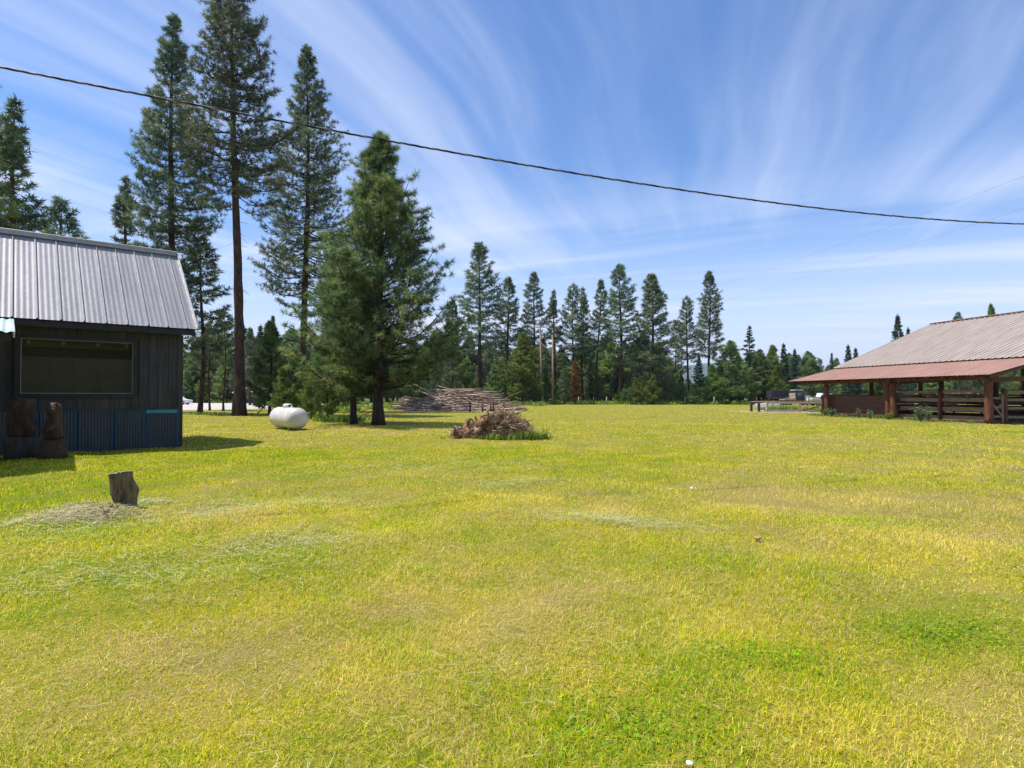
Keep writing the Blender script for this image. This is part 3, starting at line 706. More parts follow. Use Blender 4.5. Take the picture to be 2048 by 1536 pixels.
# gable end and back
gab = [(0.163, 0), (DEP-.003, 0), (DEP-.003, WT), (RY, RZ-.16), (.163, WT+.0)]
M_ = Matrix(((0, 1, 0, 0), (1, 0, 0, 0), (0, 0, 1, 0), (0, 0, 0, 1)))   # prism extrudes along x here
W.prism([(p[0], p[1]) for p in gab], -.10, -.002, 0, M_)
W.prism([(p[0], p[1]) for p in gab], -LEN, -LEN+.1, 0, M_)
W.box((-LEN+.1, DEP-.1, 0), (-.1, DEP, WT))
W.build('wall', M_BOARD, SH)
c = MB(); c.box((-.13, -.012, 0), (.012, .062, WT)); c.build('corner_board', M_BOARD, SH)
def corr_roof(name, x0, x1, ya, za, yb, zb, parent, m, pitch_=.517, first=.27, amp=.0020, per=.1292, seam=.045, thick=.03):
    """sheets running from eave (ya,za) to ridge (yb,zb), ribbed across x"""
    b = MB(); xs_ = np.arange(x1, x0, -.0103); n = len(xs_)
    sl = np.array([yb-ya, zb-za]); ln = np.linalg.norm(sl); nrm = np.array([-sl[1], sl[0]])/ln
    if nrm[1] < 0: nrm = -nrm
    u = (x1 - xs_ - first) % pitch_
    h = amp*np.sin(2*np.pi*u/per)
    h = np.where((u < .017) | (u > pitch_-.017), seam, h)
    top = np.stack([xs_, ya+nrm[0]*h, za+nrm[1]*h], -1); bot = np.stack([xs_, yb+nrm[0]*h, zb+nrm[1]*h], -1)
    v = np.concatenate([top, bot]); i = np.arange(n-1)
    b.add(v, np.stack([i, i+n, i+n+1, i+1], -1), 0, False)
    return b.build(name, m, parent)
rf_ = corr_roof('roof', -LEN-.3, .317, EY, EZ, RY, RZ, SH, M_SROOF)
corr_roof('roof', -LEN-.3, .317, 2*RY-EY, EZ, RY, RZ, SH, M_SROOF)
b = MB()
for yy in (EY, 2*RY-EY):
    # deck under the sheets, rake boards, fascia
    s_ = 1 if yy < RY else -1
    b.prism([(yy+.04*s_, EZ-.20), (yy+.04*s_, EZ-.035), (RY, RZ-.03), (RY, RZ-.16)] if True else [], -LEN-.28, .27, 0, M_)
b.build('fascia', M_TRIMD, SH)
b = MB(); b.bar((-LEN-.3, RY-.09, RZ-.045), (.33, RY-.09, RZ-.045), .02, .26, 0, up=(0, -.72, .69)); 
for s_ in (-1, 1):
    a0 = np.array([0, RY, RZ+.055]); a1 = np.array([0, RY+s_*.17, RZ-.10])
    b.add([(-LEN-.3, a0[1], a0[2]), (.34, a0[1], a0[2]), (.34, a1[1], a1[2]), (-LEN-.3, a1[1], a1[2])], [(0, 1, 2, 3) if s_ < 0 else (3, 2, 1, 0)])
b.build('ridge_cap', M_CAP, SH)
b = MB()
for yy in (EY, 2*RY-EY): b.bar((.33, yy, EZ+.0), (.33, RY, RZ+.03), .035, .12, 0)
b.build('rake_trim', M_CAP, SH)
# window, with a dim room behind that imitates its reflections
WX0, WX1, WZ0, WZ1 = -3.90, -1.32, 1.64, 3.14
fr = MB()
for lo_, hi_ in [((WX0-.13, -.035, WZ0-.12), (WX0, .08, WZ1+.11)), ((WX1, -.035, WZ0-.12), (WX1+.12, .08, WZ1+.11)), ((WX0, -.032, WZ0-.12), (WX1, .08, WZ0)), ((WX0, -.032, WZ1), (WX1, .08, WZ1+.11))]: fr.box(lo_, hi_)
wf = fr.build('window', M_TRIMD, SH)
b = MB()
t_ = .018
for lo_, hi_ in [((WX0, .0, WZ0), (WX0+t_, .03, WZ1)), ((WX1-t_, .0, WZ0), (WX1, .03, WZ1)), ((WX0+t_, .0, WZ0), (WX1-t_, .03, WZ0+t_)), ((WX0+t_, .0, WZ1-t_), (WX1-t_, .03, WZ1))]: b.box(lo_, hi_)
b.build('glazing_bead', mat('tan_bead', (.30, .25, .17), (.38, .32, .22), 9, .6), wf)
gm_, gk, gp_, go_ = newmat('window_glass')
tr_ = gk.n('ShaderNodeBsdfTransparent'); tr_.inputs[0].default_value = (.75, .8, .78, 1); gl = gk.n('ShaderNodeBsdfGlossy'); gl.inputs['Roughness'].default_value = .015
fz = gk.n('ShaderNodeFresnel'); fz.inputs[0].default_value = 1.5; mx_ = gk.n('ShaderNodeMixShader'); gk.L(gk.math('ADD', fz.outputs[0], .03), mx_.inputs[0]); gk.L(tr_.outputs[0], mx_.inputs[1]); gk.L(gl.outputs[0], mx_.inputs[2]); gk.L(mx_.outputs[0], go_.inputs[0])
b = MB(); b.box((WX0+t_, .010, WZ0+t_), (WX1-t_, .016, WZ1-t_)); b.build('pane', gm_, wf)
# added boards imitate mirrored lawn, dark gap mirrored trees; ceiling strip with four flush lamps
M_IN = mat('tan_window_band', (0.20, 0.165, 0.11), (0.27, 0.22, 0.15), 3, .9)
b = MB()
for x0, x1 in [(-4.4, -3.26), (-3.25, -2.73), (-2.72, -2.12), (-2.11, -1.54), (-1.53, -.75)]:
    b.box((x0, .30, 1.3), (x1, .33, 2.66))
b.build('mirrored_lawn_board', M_IN, wf)
b = MB(); b.box((-4.4, .20, 2.93), (-.75, .23, 3.4)); b.build('ceiling_strip', M_IN, wf)
for x in (-3.74, -2.97, -2.17, -1.45):
    b = MB(); b.lathe([(0, -.02), (.05, -.02), (.06, 0), (0, 0)], 12, 0, Matrix.Translation((x, .19, 3.06)) @ Matrix.Rotation(R(90), 4, 'X')); b.build('lamp', mat('white_plastic', (.7, .7, .66)), wf)
b = MB(); b.box((-4.5, .6, 1.0), (-.7, .65, 3.4)); b.box((-4.5, .17, 1.25), (-.7, .64, 1.29)); b.build('back_panel', mat('room_panel_tree_green', (.03, .045, .04), (.05, .065, .05), 2), wf)  # back of the dark room; its green tone stands in for mirrored trees
# corrugated skirting panels
b = MB(); b.box((-LEN, -.045, 1.16), (-.13, .058, 1.20)); b.build('skirting_rail', M_BOARD, SH)
seams = [.1, 1.0, 1.79, 2.65, 3.5, 4.36, 5.2, 6.1, 7.0, 7.9]
for i in range(len(seams)-1):
    a_, c_ = -seams[i], -seams[i+1]
    xs_ = np.linspace(a_-.02, c_+.02, 90); h = -.02 - .013*np.sin(2*np.pi*(xs_-a_)/.075) 
    b = MB(); v = np.concatenate([np.stack([xs_, h, 0*xs_+.0], -1), np.stack([xs_, h, 0*xs_+1.155], -1)]); n = 90; k_ = np.arange(n-1)
    b.add(v, np.stack([k_, k_+1, k_+n+1, k_+n], -1), 0, True)
    pn = b.build('skirting_panel', M_WAIN, SH)
    b = MB(); b.box((a_-.03, -.045, 0.02), (a_-.002, -.004, 1.155)); b.box((a_-.055, -.041, 0.02), (a_-.04, -.004, 1.155)); b.build('blue_edge', M_BLUE, pn)
    if i == 0:
        b = MB(); b.box((c_+.03, -.047, 1.05), (a_-.04, -.040, 1.153)); o = b.build('teal_strip', M_TEALS, pn)
# porch roof in front of the left part
PR = MB(); xs_ = np.arange(-4.05, -LEN-.3, -.02); h = .016*np.sin(2*np.pi*xs_/.16); n = len(xs_)
v = np.concatenate([np.stack([xs_, 0*xs_-.30, 3.60+h], -1), np.stack([xs_, 0*xs_-4.6, 2.91+h], -1)]); k_ = np.arange(n-1)
PR.add(v, np.stack([k_, k_+n, k_+n+1, k_+1], -1), 0, True)
PR.build('porch_roof', M_TEAL, SH)
b = MB()
b.prism([(-4.55, 2.72), (-4.55, 2.88), (-.30, 3.55), (-.30, 3.38)], -LEN-.2, -4.12, 0, M_); b.build('porch_ceiling', M_TRIMD, SH)
b = MB(); b.bar((-4.07, -.22, 3.56), (-4.07, -4.62, 2.86), .03, .13, 0); b.build('porch_rake_trim', M_CAP, SH)
b = MB(); b.box((-5.9, -4.3, 0), (-5.72, -4.12, 2.78)); b.build('porch_post', M_BOARD, SH)
# carved log figures on the ground by the wall
M_LOG = mat('carved_log', (0.03, 0.018, 0.011), (0.085, 0.048, 0.024), 6, .8, bump=.02, stretch=(1, 1, .4))
M_LOGG = mat('grey_log_base', (0.035, 0.028, 0.024), (0.08, 0.065, 0.052), 8, .9, bump=.02, stretch=(1, 1, .3))
def wobble(o, amp, fr_=3., seed=0):
    me = o.data; n = len(me.vertices); c_ = np.empty(n*3, np.float32); me.vertices.foreach_get('co', c_); c_ = c_.reshape(-1, 3)
    g = np.random.default_rng(seed); out_ = c_.copy()
    for i in range(5):
        k_ = g.normal(0, fr_, 3); ph = g.uniform(0, 6.28); d = g.normal(0, 1, 3); out_ += (amp/1.5*np.sin(c_ @ k_+ph))[:, None]*d[None, :]
    me.vertices.foreach_set('co', out_.ravel()); me.update(); return o
x, y, _ = G(48, 917)
e = empty('log_carving', (x, y, 0), .3, 'wide carved log figure on a stump base by the shed wall, at the far left', 'carving')
b = MB(); b.lathe([(0, 0), (.37, 0), (.35, .3), (.36, .52), (.33, .54), (0, .54)], 20); wobble(b.build('base', M_LOGG, e), .02, 4, 1)
b = MB(); b.lathe([(0, .53), (.25, .53), (.29, .7), (.26, .9), (.29, 1.1), (.30, 1.35), (.27, 1.47), (0, 1.49)], 20); wobble(b.build('carved_figure', M_LOG, e), .025, 5, 2)
x, y, _ = G(109, 919)
e = empty('bear_carving', (x, y, 0), -.5, 'slim carved bear figure standing on a short log right of the wide log figure', 'carving')
b = MB(); b.lathe([(0, 0), (.29, 0), (.27, .2), (.28, .46), (.26, .5), (0, .5)], 18); wobble(b.build('base', M_LOG, e), .02, 4, 3)
b = MB(); b.lathe([(0, .49), (.16, .50), (.20, .62), (.19, .8), (.15, .98), (.12, 1.06), (.15, 1.14), (.165, 1.25), (.14, 1.36), (.07, 1.41), (0, 1.42)], 18)
b.tube([(.1, -.1, 1.22), (.16, -.16, 1.2), (.22, -.22, 1.18)], [.09, .075, .045], 10)
for s_ in (-1, 1): b.tube([(s_*.10, .0, 1.34), (s_*.115, 0, 1.42)], [.05, .03], 8); b.tube([(s_*.15, -.05, .92), (s_*.17+.1, -.2, .80), (s_*.12+.14, -.28, .72)], [.07, .06, .05], 8)
wobble(b.build('carved_bear', M_LOG, e), .012, 6, 4)

# unseen house added behind the camera, sized to dim the shed window's reflection
hs_ = empty('mirror_house', (4, -5.5, 0), 0, 'unseen tan board house added behind the photographer to dim the shed window', 'house')
b = MB(); b.box((-22, -9, 0), (18, 0, 5.2)); b.build('wall', mat('tan_house_boards', (.24, .19, .13), (.32, .26, .18), 3, .8), hs_)
b = MB(); b.box((-22.5, -9.5, 5.21), (18.5, 1.2, 5.4)); b.prism([(-9.6, 5.41), (1.25, 5.41), (-4.2, 9.2)], -22.5, 18.5, 0, M_); b.build('roof', mat('dark_shingles', (.05, .05, .045), (.09, .085, .08), 4, .9), hs_)
# ---------------------------------------------------------------- stump on the lawn
sx, sy, _ = G(252, 1024)
e = empty('tree_stump', (sx, sy, .055), 0, 'weathered grey leaning stump standing alone on the lawn in front of the shed', 'stump')
e.scale = (.98, .98, 1.06); e.rotation_euler = (0, R(-2), R(8))
b = MB(); n = 90; an = np.linspace(0, 2*np.pi, n, endpoint=False); gs = np.random.default_rng(77)
prof = 1 + .12*np.sin(2*an+.6) + .09*np.sin(3*an+1)
groove = sum(a_*np.abs(np.sin(f_*an/2+p_))**.6 for a_, f_, p_ in ((.10, 9, .3), (.07, 14, 1.2), (.05, 23, 2.), (.03, 37, .7)))
rings = []; NZ = 30
zs = np.linspace(-.08, .46, NZ)
for z in zs:
    t = (z+.08)/.54; r = .150*prof*(1.02 - groove*(.7+.5*np.sin(z*17+an*2)) ) * (1 - .12*np.exp(-((t-.05)/.25)**2)) * (1+.10*np.exp(-((t-.55)/.16)**2)*np.clip(np.cos(an-.3), 0, 1)) * (1+gs.normal(0, .012, n))
    ox = .035-.085*t
    rings.append(np.stack([r*np.cos(an)+ox, r*np.sin(an)*.85, z + (.02*np.cos(an+.5)+gs.normal(0, .004, n) if z > .44 else 0*an)], -1))
v = np.concatenate(rings); i = np.arange(NZ-1)[:, None]*n; j = np.arange(n)[None]; j2 = (j+1) % n
b.add(v, np.stack([i+j, i+j2, i+n+j2, i+n+j], -1).reshape(-1, 4), 0, True)
M_STUMP = mat('weathered_stump', (0.09, 0.070, 0.048), (0.27, 0.215, 0.145), 16, .95, bump=.02, stretch=(1.4, 1.4, .14), c3=(.07, .06, .045), spec=.15)
b.build('stump_side', M_STUMP, e)
b = MB(); tv = rings[-1]; cen = tv.mean(0)+[0, 0, .006]; mid = tv*.55+cen*.45 + [0, 0, .004]
v = np.concatenate([tv, mid, [cen]]); F_ = [(a, (a+1) % n, n+(a+1) % n, n+a) for a in range(n)] + [(n+a, n+(a+1) % n, 2*n) for a in range(n)]
b.add(v, F_, 0, False); b.build('cut_top', mat('cut_wood_top', (.36, .31, .22), (.52, .46, .34), 14, .9, bump=.006), e)
M_CONE = mat('pine_cone', (.13, .055, .03), (.25, .12, .06), 40, .9, bump=.01)
def rock(name, m, x, y, z, s, seed, label, cat, group=None, sq=(1, 1, .7), n=10):
    b = MB(); g = np.random.default_rng(seed); P_ = []
    b.lathe([(max(1e-4, math.sin(a)), -math.cos(a)) for a in np.linspace(0, math.pi, 8)], n)
    o = b.build(name, m, None, loc=(x, y, z)); o.scale = (s*sq[0], s*sq[1], s*sq[2]); o.rotation_euler = (0, 0, g.uniform(0, 6)); wobble(o, .16, 2.5, seed)
    return tag(o, label, cat, group)
for i, (px, py) in enumerate([(205, 1035), (213, 1039), (219, 1036), (226, 1031), (240, 1030), (196, 1016), (231, 1016), (216, 1043), (222, 1029)]):
    x, y, _ = G(px, py); z = float(gz(x, y))+.022
    b = MB(); b.lathe([(.001, -.03), (.014, -.023), (.022, -.006), (.02, .012), (.01, .028), (.001, .032)], 9); o = b.build('pine_cone', M_CONE, None, loc=(x, y, z)); o.rotation_euler = (rng.uniform(0, 3), rng.uniform(0, 3), 0); wobble(o, .004, 90, i)
    tag(o, 'brown pine cone lying in the pale debris at the foot of the lone stump', 'pine cone', 'pine cones by the stump')
rock('stone', mat('pale_stone', (.55, .48, .42), (.68, .62, .56), 20, .9), *G(194, 1054)[:2], .05, .026, 11, 'pale pinkish stone in the debris below the lone stump', 'stone')
x, y, _ = G(1375, 1528); rock('stone', mat('white_stone', (.74, .70, .68), (.82, .8, .78), 20, .9), x, y, .02, .014, 12, 'small white stone in the grass at the bottom edge', 'stone')
for i, (px, py) in enumerate([(1341, 981), (1382, 978), (1391, 979)]):
    x, y, _ = G(px, py); rock('stone', bpy.data.materials['white_stone'], x, y, .02, .024, 13+i, 'small white stone among dry grass on the right half of the lawn', 'stone', 'white stones in the dry grass')
x, y, _ = G(1512, 1077); rock('clod', mat('red_brown_clod', (.30, .17, .12), (.42, .26, .2), 20, .9), x, y, .015, .035, 17, 'reddish brown clod of earth on the lawn right of center', 'clod', sq=(1.3, .8, .5))
b = MB()
mx0, my0 = -5.62, 8.02
for i in range(700):
    a = rng.uniform(0, 6.28); r = abs(rng.normal(0, .42)); x = mx0-.05+r*math.cos(a)*1.4; y = my0+r*math.sin(a)*.6; z = float(gz(x, y))+.012; s_ = rng.uniform(.006, .018)
    d = rng.normal(0, 1, (3, 3))*s_; b.add(np.array([x, y, z])+np.abs(d)*[1, 1, .6]*np.sign(d), [(0, 1, 2)])
tag(b.build('debris', mat('dark_debris', (.10, .07, .045), (.42, .36, .24), 30, .95)), 'bark crumbs and dirt spread around the lone stump', 'debris', kind='stuff')

# ---------------------------------------------------------------- propane tank
tx, ty, _ = G(577, 859); ty += .3
e = empty('propane_tank', (GX(577, ty), ty, 0), R(-50), 'white horizontal propane tank with domed lid on short feet', 'tank')
M_WHITE = mat('off_white_paint', (0.50, 0.48, 0.43), (0.66, 0.645, 0.59), 2.2, .42, spec=.5, c3=(.58, .54, .46))
rad, half = .48, 1.16
prof = [(0.001, -half-.36)] + [(rad*math.sin(a), -half - .36*math.cos(a)) for a in np.linspace(.2, math.pi/2, 9)] + [(rad, z) for z in np.linspace(-half+.02, half-.02, 6)] + [(rad*math.cos(a), half + .36*math.sin(a)) for a in np.linspace(0, math.pi/2-.2, 9)] + [(.001, half+.36)]
b = MB(); b.lathe(prof, 40, 0, Matrix.Translation((0, 0, .54)) @ Matrix.Rotation(R(90), 4, 'Y')); b.build('tank_body', M_WHITE, e)
b = MB()
for x in (-half, half): b.lathe([(rad+.001, -.012), (rad+.006, -.008), (rad+.006, .008), (rad+.001, .012)], 40, 0, Matrix.Translation((x, 0, .54)) @ Matrix.Rotation(R(90), 4, 'Y'))
b.build('weld_seam', M_WHITE, e)
b = MB(); b.lathe([(.21, 0), (.21, .10), (.205, .15), (.17, .19), (.10, .205), (0.001, .21)], 20, 0, Matrix.Translation((-.1, 0, .99)) @ Matrix.Scale(1.25, 4, (1, 0, 0)))
dm = b.build('lid', M_WHITE, e)
b = MB(); b.box((.12, -.05, 1.05), (.175, .05, 1.14)); b.build('lid_opening', M_TRIMD, dm)
b = MB(); b.lathe([(.05, 0), (.05, .05), (.03, .08), (0, .08)], 12, 0, Matrix.Translation((.45, 0, 1.0))); b.build('valve_cap', M_WHITE, e)
for x in (-.7, .7):
    for y in (-.24, .24): b = MB(); b.box((x-.03, y-.02, 0), (x+.03, y+.02, .2)); b.build('foot', M_WHITE, e)
b = MB(); b.bar((1.22, .05, .86), (1.27, -.02, .76), .02, .05); b.build('data_plate', M_TRIMD, e)

# ---------------------------------------------------------------- heap of long poles
cx0, cy0 = GX(928, 62), 62.5
M_PO = [mat('pole_wood_a', (.22, .155, .115), (.50, .39, .30), 8, .85, stretch=(1, 1, .1)), mat('pole_wood_b', (.32, .225, .17), (.60, .47, .37), 8, .85, stretch=(1, 1, .1)), mat('pole_wood_c', (.13, .085, .065), (.34, .235, .18), 8, .9, stretch=(1, 1, .1))]
pv = []
for i in range(9):
    L = rng.uniform(1.8, 5.6); b = MB(); r = rng.uniform(.045, .085); t = np.linspace(-.5, .5, 6)
    b.tube(np.stack([.08*np.sin(t*3+i), .06*np.cos(t*4), t*L], -1), np.linspace(r, r*.55, 6), 7, 0, True, True, wob=.04); pv.append((b.mesh('pole', M_PO[i % 3]), L))
rp = random.Random(9)
for i in range(250):
    me, L = rp.choice(pv); o = bpy.data.objects.new('wooden_pole', me); link(o)
    u = rp.uniform(-1, 1); X = 4.7*u - .3; hmax = 2.1*max(0, 1-abs((u+.12))**2.1)
    zz_ = rp.uniform(0, 1)**.75*hmax + .06
    if i % 5 == 0: zz_ = rp.uniform(.05, .35)
    yw = rp.gauss(0, .32); tl_ = rp.gauss(0, .085) - .05*u*zz_
    if u < -.35 and rp.random() < .55: yw = rp.uniform(-1.2, 1.2); tl_ = rp.uniform(-.35, .35)
    if rp.random() < .08: tl_ = rp.uniform(.15, .5)*rp.choice((-1, 1)); yw = rp.uniform(-.8, .8)
    Yd = rp.uniform(-1, 1)*2.4*(1 - zz_/2.8)
    if rp.random() < .5: Yd = -2.3*(1-zz_/2.6)
    hl = L/2*abs(math.sin(tl_)); zz_ = max(zz_, hl*.8+.06)
    o.location = (cx0+X, cy0+Yd, zz_); o.rotation_euler = (0, R(90)+tl_, yw)
    tag(o, 'weathered grey brown pole in the long heap of poles', 'pole', 'poles piled in the long heap')
# fence posts standing in front of the heap
M_PST = mat('dark_red_post', (.07, .035, .03), (.14, .07, .055), 6, .9)
for px, yt, yb, lab in [(940, 803, 823, 'leftmost dark short post in front of the pole heap'), (965, 799, 817, 'short dark post second from the left before the pole heap'), (981, 801, 819, 'short dark post left of the tallest post before the pole heap'), (986, 792, 817, 'tallest dark post in front of the pole heap'), (1007, 798, 817, 'rightmost dark short post in front of the pole heap')]:
    Y = 57; b = MB(); z = (yb-yt)/F*Y*1.02; b.tube([(0, 0, -.1), (.02, 0, z*.5), (.0, 0, z)], [.09, .085, .08], 8, 0, True, True); o = b.build('fence_post', M_PST, None, loc=(GX(px, Y), Y, GZ(yb, Y) if False else 0)); tag(o, lab, 'post')

# ---------------------------------------------------------------- root and brush pile
rx0, ry0 = GX(990, 22.6), 22.6
M_ROOT = [mat('root_wood_a', (.17, .085, .05), (.42, .24, .14), 7, .9, bump=.02), mat('root_wood_b', (.22, .15, .10), (.48, .36, .26), 7, .9, bump=.02), mat('root_wood_c', (.28, .13, .06), (.45, .24, .12), 6, .9, bump=.02)]
rr = random.Random(21)
def mound(u): return max(0, 1.06*(1-abs(u)**2.4)) * (0.78 + .22*math.sin(2.6*(u+.2)))
for i in range(34):
    b = MB(); s_ = rr.uniform(.08, .20)
    b.lathe([(max(1e-3, math.sin(a)), -math.cos(a)) for a in np.linspace(0, math.pi, 9)], 11)
    u = rr.uniform(-.95, .9) if i > 20 else rr.uniform(-.98, -.25); h = mound(u); z = rr.uniform(.0, .85)*h
    o = b.build('root_chunk', M_ROOT[rr.choice((0, 0, 1, 2))], None, loc=(rx0+u*1.5, ry0 + rr.uniform(-.9, .4)*(1-z*.7), z+.06))
    o.scale = (s_*rr.uniform(.9, 1.7), s_*rr.uniform(.6, 1), s_*rr.uniform(.7, 1.2)); o.rotation_euler = (rr.uniform(0, 3), rr.uniform(0, 3), rr.uniform(0, 3)); wobble(o, .34, 3.2, 100+i)
    tag(o, 'rough brown root chunk in the small brush pile', 'root chunk', 'root chunks in the brush pile')
sv = []
for i in range(8):
    L = rng.uniform(.4, 1.2); b = MB(); r = rng.uniform(.014, .042); t = np.linspace(-.5, .5, 7)
    b.tube(np.stack([.05*np.sin(t*5+i), .06*np.cos(t*6+i), t*L], -1), np.linspace(r, r*.5, 7), 7, 0, True, True, wob=.06); sv.append((b.mesh('stick', [M_WOODG, M_ROOT[1], M_ROOT[0]][i % 3]), L))
for i in range(150):
    me, L = rr.choice(sv); o = bpy.data.objects.new('broken_branch', me); link(o)
    u = rr.uniform(-.9, .95); h = mound(u); z = rr.uniform(.15, 1.0)*h
    o.location = (rx0+u*1.45, ry0 + rr.uniform(-.85, .35)*(1.05-z*.75), z+.05); o.rotation_euler = (rr.uniform(-.4, .4), R(90)+rr.uniform(-.7, .7), rr.uniform(-1.5, 1.5))
    tag(o, 'broken branch sticking out of the small brush pile', 'branch', 'broken branches in the brush pile')
b = MB()
for i in range(3800):
    u = rr.uniform(-1, 1); h = mound(u); z = rr.uniform(0, 1)*h; p = np.array([rx0+u*1.5, ry0 + rr.uniform(-.95, .5)*(1.05-z*.7), z+.03])
    d = rng.normal(0, 1, 3)*[1, .8, .6]; d /= np.linalg.norm(d); L = rr.uniform(.12, .5); q = p+d*L*.5+rng.normal(0, .03, 3); w_ = rr.uniform(.003, .008)
    b.tube([p-d*L*.5, q*.5+p*.5, p+d*L*.5+rng.normal(0, .05, 3)], [w_, w_, w_*.5], 3, 0, False, False)
tag(b.build('brush_twigs', mat('brush_twigs', (.20, .115, .065), (.50, .33, .19), 5, .9)), 'tangle of thin twigs in the small brush pile', 'twigs', kind='stuff')
def weed_mesh(b, x, y, n, h, spread, w_=.012):
    for i in range(n):
        a = rng.uniform(0, 6.28); l_ = rng.uniform(.5, 1)*h; o_ = np.array([x+rng.normal(0, spread), y+rng.normal(0, spread*.5), 0]); out_ = rng.uniform(.1, .75)
        d = np.array([math.cos(a)*out_, math.sin(a)*out_, 1.0]); d /= np.linalg.norm(d); sd = np.array([-math.sin(a), math.cos(a), 0])*w_*rng.uniform(.7, 1.6)
        m_ = o_+d*l_*.55; t_2 = o_+d*l_+np.array([math.cos(a), math.sin(a), -.9])*l_*.22*out_*2; r = rng.uniform()
        b.add([o_-sd*.6, o_+sd*.6, m_+sd, m_-sd, t_2], [(0, 1, 2, 3), (3, 2, 4)], 0, False, r)
b = MB()
for i in range(40):
    u = rng.uniform(-.25, 1.0); weed_mesh(b, rx0+.15+u*1.75, ry0-.95+rng.uniform(-.25, .35)*(1 if u < .8 else .5), int(rng.uniform(10, 30)), rng.uniform(.15, .62)*(1.1 if u > .35 else .6), .14)
for i in range(14): weed_mesh(b, rx0-1.4+rng.uniform(-.5, 1.6), ry0-1.0+rng.uniform(-.1, .2), 10, .2, .1, .008)
tag(b.build('weeds', M_WEED, attr=True), 'bright green weeds growing round the foot of the brush pile', 'weeds', kind='stuff')
b = MB()
for i in range(26): weed_mesh(b, GX(690, 35)+rng.uniform(-2.2, 1.0), 36+rng.uniform(-1, 1.5), 30, rng.uniform(.35, .75), .25, .016)
for i in range(16): weed_mesh(b, GX(440, 50)+rng.uniform(-2.6, 3.4), 49+rng.uniform(-2, 2), 26, rng.uniform(.15, .35), .4, .02)
tag(b.build('tall_grass', M_WEED, attr=True), 'tall unmown grass at the feet of the left pines', 'grass', kind='stuff')

# ---------------------------------------------------------------- barn
BA = math.atan2(.184, .983)
BN = empty('pole_barn', (25.85, 32.5, 0), BA, 'open sided log barn with low rusty red and higher grey ribbed metal roof', 'barn')
M_BLOG = mat('red_brown_log', (.065, .025, .013), (.18, .066, .028), 5, .75, bump=.015, stretch=(1, 1, .25), c3=(.09, .04, .025))
M_BPLANK = mat('barn_plank', (.07, .032, .024), (.15, .072, .05), 4, .85, bump=.006, stretch=(3, .4, 3))
M_BRAIL = mat('barn_rail', (.16, .105, .065), (.30, .21, .13), 5, .85, bump=.005, stretch=(2, .4, 3))
M_RROOF = roof_mat('rusty_red_roof', (0.33, 0.18, 0.13), (0.43, 0.25, 0.19), (0.26, 0.13, 0.09), .1, .55, (.3, 1, .3))
M_GROOF = roof_mat('dusty_grey_roof', (0.30, 0.245, 0.205), (0.41, 0.335, 0.285), (0.21, 0.165, 0.14), .1, .6, (.3, 1.5, .3))
def ribbed(name, x0, z0, x1, z1, ya, yb, m, per, rib, h_, parent, sag=0.0):
    """ribbed sheets running in x from (x0,z0) to (x1,z1); ribs repeat along y"""
    b = MB(); ys_ = [ya]; hs = [0.]
    y = ya
    while y < yb:
        for dy, hh in ((per-rib, 0), (per-rib*.7, h_), (per-rib*.3, h_), (per, 0)): ys_.append(y+dy); hs.append(hh)
        y += per
    ys_ = np.array(ys_); hs = np.array(hs); n = len(ys_); nx_ = 4
    V_ = []
    for i in range(nx_+1):
        t = i/nx_; V_.append(np.stack([np.full(n, x0+(x1-x0)*t), ys_, z0+(z1-z0)*t - sag*np.sin(np.pi*(ys_-ya)/(yb-ya))*(1-t) + hs], -1))
    k_ = np.arange(n-1)
    F_ = np.concatenate([np.stack([i*n+k_, i*n+n+k_, i*n+n+k_+1, i*n+k_+1], -1) for i in range(nx_)])
    b.add(np.concatenate(V_), F_, 0, False); return b.build(name, m, parent)
YE = 16.9
XK, ZK, XR, ZR = 4.42, 3.78, 13.9, 7.72
ribbed('low_roof', 0, 2.72, XK+1.0, ZK+.24, 0, YE, M_RROOF, .305, .06, .025, BN)
ribbed('high_roof', XK-.15, ZK+.06, XR, ZR, 0, YE-.0, M_GROOF, .42, .11, .05, BN)
ribbed('high_roof', 2*XR-XK+.15, ZK+.06, XR, ZR, 0, YE, M_GROOF, .305, .09, .04, BN)
ribbed('low_roof', 2*XR, 2.72, 2*XR-XK-1.0, ZK+.24, 0, YE, M_RROOF, .305, .06, .025, BN)
b = MB(); b.bar((XR, -.1, ZR+.075), (XR, YE+.25, ZR+.075), .42, .05); b.build('ridge_cap', M_RROOF, BN)
b = MB()   # deck and rake boards
for y in (.05, YE-.05):
    b.bar((.1, y, 2.60), (XK, y, ZK-.12), .07, .18); b.bar((XK, y, ZK-.08), (XR, y, ZR-.10), .07, .2)
    b.bar((2*XR-.1, y, 2.60), (2*XR-XK, y, ZK-.12), .07, .18); b.bar((2*XR-XK, y, ZK-.08), (XR, y, ZR-.10), .07, .2)
b.build('rake_board', M_BPLANK, BN)
b = MB()
for i in range(1, 17):
    y = i*YE/17
    for sgn in (0, 1):
        f_ = (lambda x: x) if not sgn else (lambda x: 2*XR-x)
        b.bar((f_(.12), y, 2.60), (f_(XK), y, ZK-.1), .06, .14); b.bar((f_(XK), y, ZK-.06), (f_(XR), y, ZR-.12), .06, .16)
b.build('rafters', M_BPLANK, BN)
def log_post(x, y, r, h, m=M_BLOG, name='post'):
    b = MB(); t = np.linspace(0, 1, 9); b.tube(np.stack([x+.03*np.sin(t*5+x), y+.02*np.cos(t*4+y), t*h-.05*(t == 0)], -1), r*(1.12-.14*t), 12, 0, True, True, wob=.035); return b.build(name, m, BN)
for x, y, r in [(.80, .75, .20), (.80, 7.3, .20), (.88, 7.85, .17), (.80, 13.6, .17)]: log_post(x, y, r, 2.55)
for x in (XK+.1, 2*XR-XK-.1):
    for y in (.75, 7.3, 13.4): log_post(x, y, .15, 3.55)
